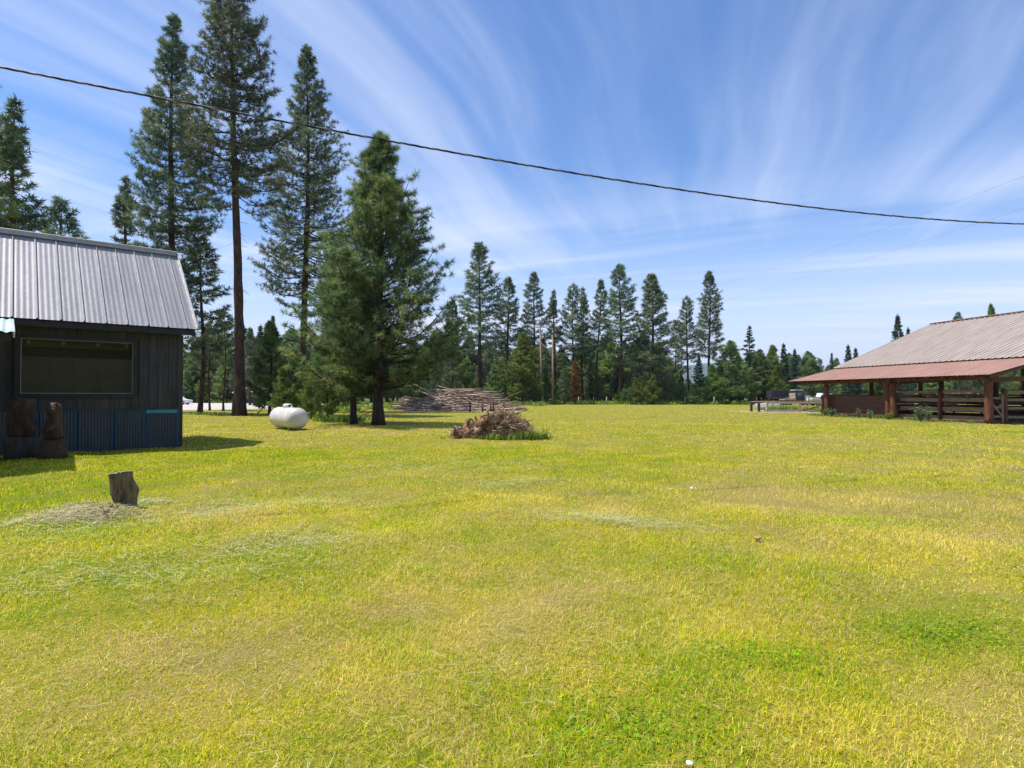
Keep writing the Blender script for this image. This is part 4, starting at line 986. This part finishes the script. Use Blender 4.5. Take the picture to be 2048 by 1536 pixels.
for x in (9.0, 18.8):
    for y in (.75, 7.3, 13.4): log_post(x, y, .15, 5.5)
for y in (.75, 4.0, 7.3, 10.5, 13.4): log_post(2*XR-.5, y, .15, 2.5)
for i, (a_, c_, wd_, th) in enumerate([((.80, .3, 2.58), (.80, 16.7, 2.58), .18, .24), ((XK+.1, .3, 3.50), (XK+.1, 16.7, 3.50), .16, .26), ((9, .3, 5.45), (9, 16.7, 5.45), .16, .26), ((2*XR-XK-.1, .3, 3.5), (2*XR-XK-.1, 16.7, 3.5), .16, .26), ((2*XR-.5, .3, 2.5), (2*XR-.5, 16.7, 2.5), .16, .22),
       ((.4, .62, 2.42), (XK+.2, .62, 2.6), .10, .26), ((XK+.2, .62, 3.36), (9, .62, 3.36), .10, .24), ((.4, 7.3, 2.42), (XK+.2, 7.3, 2.6), .10, .26)]):
    b = MB(); b.bar(a_, c_, wd_, th); b.build('beam', M_BPLANK if i else M_BLOG, BN)
b = MB()
for y, d in ((.75, 1), (7.3, -1), (7.85, 1), (13.6, -1)): b.bar((.80, y, 1.9), (.80, y+d*.6, 2.42), .10, .10)
b.build('knee_braces', M_BLOG, BN)
# gable infill boards at the near end, above the low beam
# plank wall between the far posts
for i, (z, h_) in enumerate([(.14, .27), (.41, .28), (.69, .28), (.97, .27), (1.24, .30)]):
    b = MB(); dy = rng.uniform(-.1, .1); b.box((1.15+.012*(i % 2), 7.9, z), (1.21+.012*(i % 2), 14.7+dy, z+h_+.025)); b.build('wall_plank', M_BPLANK, BN)
# rails near half of the eave side
for z, h_ in [(.10, .27), (.63, .26), (1.20, .24), (1.72, .16)]:
    b = MB(); b.box((1.20, .95, z), (1.25, 4.05, z+h_)); b.box((1.20, 4.11, z-.01), (1.252, 7.2, z+h_-.02)); b.build('rail', M_BRAIL, BN)
b = MB(); b.tube([(1.09, 4.08, 0), (1.09, 4.1, 1), (1.09, 4.08, 2.02)], [.10, .095, .09], 8); b.build('rail_post', M_BLOG, BN)
b = MB(); b.tube([(1.09, 1.15, 0), (1.09, 1.15, 1.45)], [.07, .07], 8); b.build('rail_post', M_BLOG, BN)
# near end: gate then rails
gt = MB()
for z in (.34, .85, 1.36): gt.box((.66, .70, z), (1.66, .74, z+.12))
gt.box((.62, .66, .2), (.72, .698, 1.6)); gt.box((1.60, .66, .05), (1.72, .698, 1.62)); gt.bar((.70, .68, 1.40), (1.62, .68, .42), .035, .11)
gt.build('gate', M_BRAIL, BN)
log_post(1.95, .80, .12, 1.95, M_BLOG, 'rail_post')
for z in (.28, .78, 1.25, 1.68):
    b = MB(); b.box((2.02, .69, z), (7.5, .74, z+.15)); b.build('rail', M_BRAIL, BN)
log_post(4.5, .82, .1, 1.95, M_BLOG, 'rail_post'); log_post(7.4, .82, .1, 1.95, M_BLOG, 'rail_post')
# stall partition added inside to darken the view between the rails
for i, z in enumerate((.05, .34, .63, .92, 1.22)):
    b = MB(); b.box((9.1+.006*(i % 2), .9, z), (9.15+.006*(i % 2), 16.0, z+.26)); b.build('added_stall_plank', M_BPLANK, BN)
for y in (.8, 4.4, 13.4):
    b = MB(); b.box((5, y, .1), (9.0, y+.05, .4)); b.box((5, y, .55), (9.0, y+.05, .8)); b.box((5, y, 1.0), (9.0, y+.05, 1.25)); b.build('divider_rails', M_BPLANK, BN)
# far side rails seen through the barn
for z in (.5, 1.0, 1.5):
    b = MB(); b.box((2*XR-.42, .8, z), (2*XR-.37, 16.2, z+.15)); b.build('rail', M_BRAIL, BN)
    b = MB(); b.box((.9, 13.55, z), (2*XR-.6, 13.6, z+.14)); b.build('rail', M_BRAIL, BN)
# dirt floor in the barn
Mb = Matrix.Translation((25.85, 32.5, 0)) @ Matrix.Rotation(BA, 4, 'Z')
bw = lambda x, y, z=0: tuple(Mb @ Vector((x, y, z)))
sheet('barn_dirt_floor', [bw(x, y)[:2] for x, y in ((.7, .8), (27, .8), (27, 16), (.7, 16))], .016, mat('dark_barn_dirt', (.10, .075, .055), (.17, .13, .10), 2, .95))
# things stored in and beyond the barn
M_PALE = mat('pale_lumber', (.50, .42, .32), (.64, .56, .45), 4, .8, stretch=(1, .2, 1))
for i, (x, y, z, yw, L) in enumerate([(8, 11, .9, .2, 3.2), (8.3, 10.6, 1.05, -.1, 3.6), (7.6, 11.3, 1.2, .35, 3), (9.2, 9.8, 1.35, .05, 3.2), (8.6, 10.4, 1.5, -.3, 2.6), (10, 9, 1.1, .6, 3), (7.0, 12, 1.6, .1, 2.4), (8.8, 10.0, 1.68, .5, 2.2)]):
    b = MB(); b.box((-.12, -L/2, -.03), (.12, L/2, .03)); o = b.build('board', M_PALE, None, loc=bw(x, y, z)); o.rotation_euler = (rng.normal(0, .06), rng.normal(0, .06), BA+yw); tag(o, 'pale loose board in the lumber stack inside the barn', 'board', 'pale boards stacked in the barn')
b = MB()
for y in (9.4, 11.6): b.box((6.8, y-.06, 0), (10.4, y+.06, .12)); b.box((6.9, y-.05, .12), (7.0, y+.05, .84)); b.box((10.1, y-.05, .12), (10.2, y+.05, .84)); b.box((6.8, y-.06, .84), (10.4, y+.06, .9))
o = b.build('lumber_rack', M_BRAIL, None, loc=(25.85, 32.5, 0)); o.rotation_euler = (0, 0, BA); tag(o, 'low wooden rack carrying the pale boards inside the barn', 'rack')
# shrubs and weeds at the barn wall
def leafy_plant(name, x, y, h, n, size, m, label, wide=.5, cat='plant', loops=1):
    e = empty(name, (x, y, 0), 0, label, cat)
    st_ = MB(); lf = MB()
    for i in range(n):
        a = rng.uniform(0, 6.28); o_ = rng.uniform(.05, wide); top = np.array([math.cos(a)*o_, math.sin(a)*o_*.6, h*rng.uniform(.5, 1)])
        st_.tube([(0, 0, 0), top*[.35, .35, .55], top], [.012, .008, .004], 4, 0, False, False)
        for q in range(16):
            t = rng.uniform(.25, 1); p = top*np.array([t**.8, t**.8, t]) + rng.normal(0, .035, 3); d1 = rng.normal(0, 1, 3); d1[2] *= .5; d1 /= np.linalg.norm(d1); d2 = np.cross(d1, rng.normal(0, 1, 3)); d2 /= np.linalg.norm(d2)
            s_ = size*rng.uniform(.6, 1.2); lf.add([p-d1*s_, p-d2*s_*.4, p+d1*s_, p+d2*s_*.4], [(0, 1, 2, 3)], 0, False, rng.uniform())
    st_.build('stem', M_WEED, e, attr=True); lf.build('leaves', m, e, attr=True); return e
def bpos(px, Y): return GX(px, Y), Y
leafy_plant('shrub', *bpos(1840, 35.9), 1.05, 46, .055, M_SHRUBG, 'round leafy shrub before the barn rails', .62, 'shrub')
leafy_plant('shrub', *bpos(1857, 36.2), .75, 22, .05, M_SHRUBG, 'smaller leafy shrub at the right side of the round shrub by the barn rails', .3, 'shrub')
leafy_plant('leafy_weed', *bpos(1663, 44.6), .7, 22, .06, M_SHRUBG, 'pale leafy weed at the far corner of the barn plank wall', .4)
leafy_plant('leafy_weed', *bpos(1716, 41.6), .75, 10, .06, M_SHRUBG, 'tall thin weed in front of the middle of the barn plank wall', .25)
leafy_plant('leafy_weed', *bpos(1738, 40.6), .6, 12, .06, M_SHRUBG, 'thin weed near the double posts of the barn', .3)
leafy_plant('leafy_weed', *bpos(1776, 39.0), .5, 22, .05, M_WEED, 'bright weed at the foot of the double log posts', .4)
leafy_plant('leafy_weed', *bpos(1650, 45.6), .5, 16, .05, M_UNDER, 'yellow green weed left of the plank wall end', .5)
b = MB()
for i in range(60):
    y = rng.uniform(.9, 15.2); p = bw(.05+rng.uniform(-.1, .35), y); weed_mesh(b, p[0], p[1], 14, rng.uniform(.12, .38), .15, .012)
tag(b.build('wall_grass', M_WEED, attr=True), 'unmown grass tufts along the foot of the barn side', 'grass', kind='stuff')

# ---------------------------------------------------------------- garden corral fence and what is behind it
M_RF = mat('rust_red_rail', (.26, .12, .08), (.45, .30, .22), 4, .85); M_PALEP = mat('pale_post', (.45, .33, .22), (.62, .50, .36), 6, .85)
e = empty('rail_fence', (GX(1534, 56), 56, 0), 0, 'low red topped rail fence with pale posts beside the barn', 'fence')
x1 = GX(1665, 55)-GX(1534, 56)
for px, Y in [(1534, 56), (1600, 56), (1655, 56)]:
    b = MB(); b.box((-.10, -.08, 0), (.10, .08, 1.0)); b.build('fence_post', M_PALEP, e, loc=(GX(px, Y)-GX(1534, 56), Y-56, 0))
for dx, dy in [(-.45, .8), (-.8, 1.7)]:
    b = MB(); b.box((-.10, -.08, 0), (.10, .08, .95)); b.build('fence_post', M_PST, e, loc=(dx, dy, 0))
b = MB(); b.box((-.1, -.08, 1.003), (x1, .08, 1.08)); b.bar((-.1, 0, 1.0), (-.8, 1.8, .96), .14, .07); b.build('top_rail', M_RF, e)
b = MB(); b.box((.1, -.05, .80), (x1, -.01, .99)); b.box((.1, -.05, .10), (x1, -.01, .24)); b.build('rail', M_PALE, e)
b = MB(); b.bar((3.3, -.1, .15), (5.6, -.1, .82), .03, .10); b.build('brace', M_BRAIL, e)
b = MB()
for i in range(70): weed_mesh(b, GX(rng.uniform(1540, 1665), 57.5), 57.2+rng.uniform(0, 3), 16, rng.uniform(.4, 1.0), .25, .03)
tag(b.build('garden_weeds', M_WEED, attr=True), 'green garden plants growing behind the low red topped fence', 'plants', kind='stuff')
for i, (px, Y, s_, lab) in enumerate([(1520, 57.4, .16, 'pale stone at the left end of the red topped fence'), (1526, 56.2, .14, 'rounded pale stone before the left fence end'), (1515, 58.0, .12, 'small pale stone farthest left of the fence end')]):
    rock('stone', bpy.data.materials['pale_stone'], GX(px, Y), Y, s_*.4, s_, 30+i, lab, 'stone')
rock('rubble_mound', mat('grey_rubble', (.22, .21, .20), (.38, .36, .34), 4, .95, bump=.05), GX(1540, 66), 66, .1, 1.2, 41, 'grey rubble mound behind the left end of the fence', 'mound', sq=(1.2, .8, .65))

# ---------------------------------------------------------------- vehicles
M_TIRE = mat('tyre', (.02, .02, .02)); M_DK = mat('dark_truck_paint', (.025, .028, .04), (.05, .05, .06), 3, .5); M_PB = mat('pale_blue_paint', (.42, .50, .55), (.52, .60, .64), 3, .45)
M_RACK = mat('weathered_rack', (.30, .22, .17), (.45, .36, .30), 4, .8); M_GLASS = mat('dark_glass', (.03, .04, .05), rough=.08, spec=.8); M_WP = mat('white_vehicle_paint', (.66, .66, .66), (.72, .72, .72), 3, .4)
def wheel(parent, x, y, r=.42, wd_=.26):
    b = MB(); b.lathe([(r*.5, -wd_/2), (r*.95, -wd_/2), (r, -wd_/2+.03), (r, wd_/2-.03), (r*.95, wd_/2), (r*.5, wd_/2)], 20, 0, Matrix.Translation((x, y, r)) @ Matrix.Rotation(R(90), 4, 'X')); o = b.build('wheel', M_TIRE, parent)
    b = MB(); b.lathe([(0, -wd_/2+.03), (r*.5, -wd_/2+.03), (r*.52, -wd_/2), (r*.52, wd_/2), (r*.5, wd_/2-.03), (0, wd_/2-.03)], 14, 0, Matrix.Translation((x, y, r)) @ Matrix.Rotation(R(90), 4, 'X')); b.build('rim', M_WOODG, o)
# dump bed trailer truck
Y = 98; e = empty('dump_trailer', (GX(1557, Y), Y, 0), 0, 'dark dump bed on wheels, leftmost of the old vehicles by the trees', 'trailer')
b = MB(); b.prism([(-1.55, 1.15), (1.25, 1.15), (1.35, 2.35), (-1.6, 2.35)], -1.0, 1.0)
for x in (-1.3, -.5, .3, 1.1): b.box((x-.05, -1.06, 1.15), (x+.05, -1.0, 2.33))
b.build('dump_bed', M_DK, e)
b = MB(); b.box((-1.6, -.5, .85), (1.6, .5, 1.1)); b.bar((-1.0, 0, .9), (-1.9, 0, .5), .12, .12); b.build('chassis', M_DK, e)
b = MB(); b.box((-1.4, -1.07, 1.06), (1.4, -1.0, 1.13)); b.build('pale_side_strip', M_RACK, e)
for x in (.2, 1.1): wheel(e, x, -.9); wheel(e, x, .9)
# flat bed truck with pale blue front, nose to the right
Y = 94; e = empty('old_truck', (GX(1592, Y), Y, 0), 0, 'old truck with dark cab and pale blue rounded hood, right of the dump bed', 'truck')
b = MB(); b.prism([(-.35, .75), (.95, .75), (.95, 1.5), (.72, 2.2), (.55, 2.32), (-.3, 2.32), (-.4, 2.1)], -.85, .85); cab = b.build('cab', M_DK, e)
b = MB(); b.box((-.2, -.87, 1.5), (.25, -.852, 2.1)); b.prism([(.33, 1.5), (.82, 1.5), (.62, 2.1), (.33, 2.1)], -.87, -.852); b.add([(.96, -.75, 1.55), (.96, .75, 1.55), (.745, .75, 2.16), (.745, -.75, 2.16)], [(0, 1, 2, 3)]); b.build('window', M_GLASS, cab)
b = MB(); b.box((-.5, -.9, 2.325), (.75, .9, 2.42)); b.build('roof_rack', M_WP, cab)
b = MB(); b.prism([(.955, .8), (1.9, .75), (2.02, 1.0), (1.98, 1.35), (1.75, 1.52), (.955, 1.62)], -.62, .62); b.build('hood', M_PB, e)
for s_ in (-1, 1):
    b = MB(); b.prism([(1.0, .72), (1.02, 1.0), (1.2, 1.18), (1.6, 1.2), (1.9, 1.05), (2.05, .7), (1.85, .7), (1.7, .92), (1.25, .92), (1.15, .72)], min(s_*.62, s_*.92)+.002, max(s_*.62, s_*.92)-.002); b.build('fender', M_PB, e)
    b = MB(); b.lathe([(0, 0), (.1, 0), (.1, .06), (0, .08)], 12, 0, Matrix.Translation((1.98, s_*.72, 1.08)) @ Matrix.Rotation(R(90), 4, 'Y')); b.build('headlight', M_WP, e)
b = MB(); b.box((-2.2, -1.0, .82), (-.45, 1.0, .95)); b.bar((-2.2, -1.0, 1.0), (-.5, -1.0, 1.75), .05, .09); b.box((-2.2, -1.02, 1.0), (-.45, -.98, 1.12)); b.box((-.62, -1, .95), (-.5, 1, 1.9)); b.build('flat_bed', M_RACK, e)
b = MB(); b.box((-2.1, -.35, .6), (2.0, .35, .74)); b.build('chassis', M_DK, e)
for x in (-1.4, 1.45):
    for y in (-.8, .8): wheel(e, x, y, .40)
# white pickup partly hidden by the barn post
Y = 90; e = empty('white_pickup', (GX(1652, Y), Y, 0), 0, 'white pickup parked behind the barn, its cab next to the end post', 'pickup')
b = MB(); b.prism([(-2.5, .5), (2.4, .5), (2.45, .95), (2.2, 1.12), (1.0, 1.2), (-2.5, 1.2)], -.9, .9); b.build('body', M_WP, e)
b = MB(); b.prism([(-1.2, 1.203), (1.0, 1.203), (.4, 1.85), (-.95, 1.88)], -.8, .8); cab = b.build('cab', M_WP, e)
b = MB(); b.prism([(-.95, 1.25), (-.2, 1.25), (-.2, 1.75), (-.85, 1.75)], -.815, -.802); b.prism([(-.12, 1.25), (.75, 1.25), (.32, 1.75), (-.12, 1.75)], -.815, -.802); b.build('window', M_GLASS, cab)
for x in (-1.6, 1.5):
    for y in (-.75, .75): wheel(e, x, y, .36)
# pale rail fence beyond, in front of the pickup
e = empty('board_fence', (GX(1618, 82), 82, 0), 0, 'whitish board fence seen between the old truck and the barn', 'fence')
for z in (.45, .85, 1.2): b = MB(); b.box((0, -.03, z), (22, .03, z+.16)); b.build('rail', M_PALE, e)
for i in range(9): b = MB(); b.box((i*2.7-.07, .035, 0), (i*2.7+.07, .17, 1.45)); b.build('fence_post', M_RACK, e)
# loose pale poles lying beyond the barn
for i in range(26):
    me, L = rp.choice(pv); o = bpy.data.objects.new('wooden_pole', me); link(o); Y = rp.uniform(66, 74)
    o.location = (GX(rp.uniform(1710, 1990), Y), Y, rp.uniform(.3, 2.0)); o.rotation_euler = (0, R(90)+rp.gauss(0, .14), rp.gauss(0, .4)); o.scale = (1, 1, .7)
    tag(o, 'pole of the loose pole stack seen through the barn', 'pole', 'poles stacked beyond the barn')

# ---------------------------------------------------------------- utility poles, wires, far posts
M_UP = mat('utility_pole_wood', (.26, .17, .11), (.42, .30, .21), 3, .9, stretch=(1, 1, .1)); M_WIRE = mat('grey_wire', (.28, .28, .30)); M_BLK = mat('black_cable', (.012, .012, .014), rough=.45); M_INS = mat('insulator', (.55, .5, .48), rough=.3)
Y1 = 104; zt1 = GZ(652, Y1); x1_ = GX(1080, Y1)
e = empty('utility_pole', (x1_, Y1, 0), 0, 'tall reddish utility pole carrying crossarms with insulators', 'utility pole')
b = MB(); b.tube([(.45, 0, -.1), (.2, 0, zt1*.5), (0, 0, zt1)], [.19, .165, .13], 12); b.build('pole', M_UP, e)
b = MB(); b.box((-1.2, -.26, zt1-.30), (1.2, -.14, zt1-.10)); b.box((-.6, -.26, zt1-.85), (.6, -.14, zt1-.70)); b.build('crossarm', M_INS, e)
for x in (-1.0, -.5, .5, 1.0): b = MB(); b.lathe([(.05, 0), (.07, .08), (.04, .16), (.06, .22), (0, .25)], 8, 0, Matrix.Translation((x, -.18, zt1-.12))); b.build('insulator', M_INS, e)
Y2 = 100; zt2 = GZ(670, Y2); x2_ = GX(1105, Y2)
e = empty('utility_pole', (x2_, Y2, 0), 0, 'plain utility pole without crossarms, right of the crossarm pole', 'utility pole')
b = MB(); b.tube([(0, 0, -.1), (0.05, 0, zt2*.5), (0, 0, zt2)], [.17, .15, .12], 12); b.build('pole', M_UP, e)
b = MB(); b.box((-.06, -.2, zt2-.35), (.06, -.12, zt2-.1)); b.box((-.06, -.2, zt2-2.0), (.06, -.14, zt2-1.8)); b.build('bracket', M_INS, e)
def wire(name, p, q, sag, r, label, m=M_WIRE, n=40):
    t = np.linspace(0, 1, n); p = np.array(p, float); q = np.array(q, float); pts = p[None]*(1-t[:, None]) + q[None]*t[:, None]; pts[:, 2] -= sag*4*t*(1-t)
    b = MB(); b.tube(pts, r, 5); o = b.build(name, m); tag(o, label, 'wire'); return o
def W3(px, py, Y): return (GX(px, Y), Y, GZ(py, Y))
wire('power_line', W3(1085, 654, 103.8), W3(2250, 275, 22), 1.5, .006, 'thin faint upper power line rising from the crossarm pole to the right')
wire('power_line', W3(1106, 672, 99.8), W3(2250, 350, 24), 1.2, .006, 'thin faint lower power line rising from the plain pole to the right')
wire('service_wire', W3(1081, 683, 103.8), W3(1105, 696, 99.8), .5, .035, 'slack wire hanging between the two utility poles')
wire('service_wire', W3(1106, 673, 99.8), W3(1310, 648, 112), .8, .018, 'wire leaving the plain utility pole into the pines, higher one')
wire('service_wire', W3(1106, 693, 99.8), W3(1300, 665, 112), .8, .018, 'wire leaving the plain utility pole into the pines, lower one')
# twisted service cable overhead
kp = [(-240, 85), (0, 132), (350, 193), (740, 268), (1100, 336), (1500, 402), (1800, 432), (2048, 441), (2300, 444)]
A_, B_ = np.array([-6.83, 8.0]), np.array([11.95, 14.0]); pts = []
for px, py in kp:
    r = (px-1024)/F; d = B_-A_; s_ = (r*A_[1]-A_[0])/(d[0]-r*d[1]); p = A_+d*s_; pts.append((p[0], p[1], EYE+(HZ-py)/F*p[1]))
pts = np.array(pts); L_ = np.concatenate([[0], np.cumsum(np.linalg.norm(np.diff(pts, axis=0), axis=1))])
cz = np.polyfit(L_, pts[:, 2], 3); tt = np.linspace(0, L_[-1], 1200)
ctr = np.stack([np.interp(tt, L_, pts[:, 0]), np.interp(tt, L_, pts[:, 1]), np.polyval(cz, tt)], -1)
e = empty('overhead_cable', tuple(ctr[0]), 0, 'twisted black service cable sagging across the whole sky', 'cable')
dirn = np.append((B_-A_)/np.linalg.norm(B_-A_), 0); sv_ = np.array([-dirn[1], dirn[0], 0])
for i in range(3):
    ph = tt*2*np.pi/.55*1.0 + i*2.094; c_ = ctr + sv_*(.0095*np.cos(ph))[:, None] + np.array([0, 0, 1])*(.0095*np.sin(ph))[:, None] - ctr[0]
    b = MB(); b.tube(c_, .0085 if i < 2 else .007, 6); b.build('strand', M_BLK if i < 2 else M_WIRE, e)
# field edge posts
for i, px in enumerate([1157, 1187, 1213, 1370, 1428, 1513]):
    Y = 99; b = MB(); b.tube([(0, 0, -.1), (.02, 0, 1.3)], [.09, .08], 7); o = b.build('fence_post', M_RACK if i % 2 == 0 else M_PST, None, loc=(GX(px, Y), Y, 0)); tag(o, 'grey short post standing in the green undergrowth at the far field edge', 'post', 'posts along the far field edge')
for i, (px, Y, lean_) in enumerate([(1290, 100, .5), (535, 52, -.75)]):
    me, L = pv[i+1]; o = bpy.data.objects.new('leaning_pole', me); link(o); o.location = (GX(px, Y), Y, 1.0); o.rotation_euler = (0, lean_*(-1 if i == 0 else -1), 0); o.scale = (1, 1, .55)
    tag(o, ['pale pole leaning at the foot of the pointed tall pine', 'leaning pole between the road and the propane tank'][i], 'pole')

# ---------------------------------------------------------------- across the road at the left
Y = 92; e = empty('stop_sign', (GX(512, Y), Y, 0), 0, 'red octagonal stop sign on a post across the road', 'sign')
b = MB(); b.box((-.03, .02, 0), (.03, .08, 2.35)); b.build('post', M_WIRE, e)
def octa(r, y0, y1): return [(r*math.cos(R(22.5+45*i)), 2.35+r*math.sin(R(22.5+45*i))) for i in range(8)], y0, y1
b = MB(); b.prism(*octa(.40, .004, .02)); pl = b.build('sign_plate', M_WP, e)
b = MB(); b.prism(*octa(.37, -.004, .002)); b.build('red_face', mat('sign_red', (.55, .02, .02), rough=.5), pl)
cu = bpy.data.curves.new('stop_text', 'FONT'); cu.body = 'STOP'; cu.size = .30; cu.align_x = 'CENTER'; cu.align_y = 'CENTER'; cu.extrude = .002
tmp = bpy.data.objects.new('tmp', cu); COL.objects.link(tmp); bpy.context.view_layer.update()
me = bpy.data.meshes.new_from_object(tmp.evaluated_get(bpy.context.evaluated_depsgraph_get())); bpy.data.objects.remove(tmp)
me.materials.clear(); me.materials.append(M_WP); o = bpy.data.objects.new('lettering', me); link(o, pl); o.location = (0, -.010, 2.35); o.rotation_euler = (R(90), 0, 0)
Y = 90; b = MB(); b.bar((-.25, 0, 0), (.35, 0, 1.1), .12, .16); o = b.build('guy_guard', mat('yellow_plastic', (.70, .50, .03), rough=.5), None, loc=(GX(516, Y), Y, 0)); tag(o, 'tilted yellow marker sleeve under the stop sign', 'marker')
Y = 118; e = empty('red_house', (GX(525, Y), Y, 0), .1, 'low house with reddish roof across the road behind the stop sign', 'house')
b = MB(); b.box((-4.5, -2.5, 0), (4.5, 2.5, 2.0)); b.build('wall', M_TRIMD, e)
b = MB(); b.prism([(-2.9, 1.95), (2.9, 1.95), (0, 3.2)], -4.8, 4.8, 0, Matrix(((0, 1, 0, 0), (1, 0, 0, 0), (0, 0, 1, 0), (0, 0, 0, 1)))); b.build('roof', mat('red_clay_roof', (.42, .20, .13), (.52, .27, .18), 2, .8), e)
b = MB(); b.box((-2.5, -2.54, .9), (-1.4, -2.503, 1.6)); b.box((1.2, -2.54, .9), (2.3, -2.503, 1.6)); b.build('window', M_GLASS, e)
Y = 100; e = empty('white_car', (GX(355, Y), Y, 0), 0, 'white car parked across the road beside the shed corner', 'car')
b = MB(); b.prism([(-2.1, .3), (2.1, .3), (2.15, .75), (1.1, .9), (.5, 1.35), (-1.0, 1.38), (-1.7, .95), (-2.15, .85)], -.8, .8); b.build('body', M_WP, e)
b = MB(); b.prism([(-.95, .93), (.85, .93), (.42, 1.28), (-.85, 1.3)], -.815, -.802); b.build('window', M_GLASS, e)
for x in (-1.3, 1.3):
    for y in (-.7, .7): wheel(e, x, y, .32, .2)

# ---------------------------------------------------------------- air
HAZE = True
if HAZE:
    hm_ = bpy.data.materials.new('haze'); hm_.use_nodes = True; k = N(hm_.node_tree); o_ = k.n('ShaderNodeOutputMaterial'); v_ = k.n('ShaderNodeVolumePrincipled')
    v_.inputs['Color'].default_value = (.66, .83, 1.0, 1); v_.inputs['Density'].default_value = .00010; v_.inputs['Anisotropy'].default_value = 0.0; k.L(v_.outputs[0], o_.inputs['Volume'])
    b = MB(); b.box((-6400, -500, -3), (6400, 7400, 420)); o = b.build('haze', hm_); tag(o, kind='stuff', label='thin pale blue summer haze over the whole landscape', cat='haze')
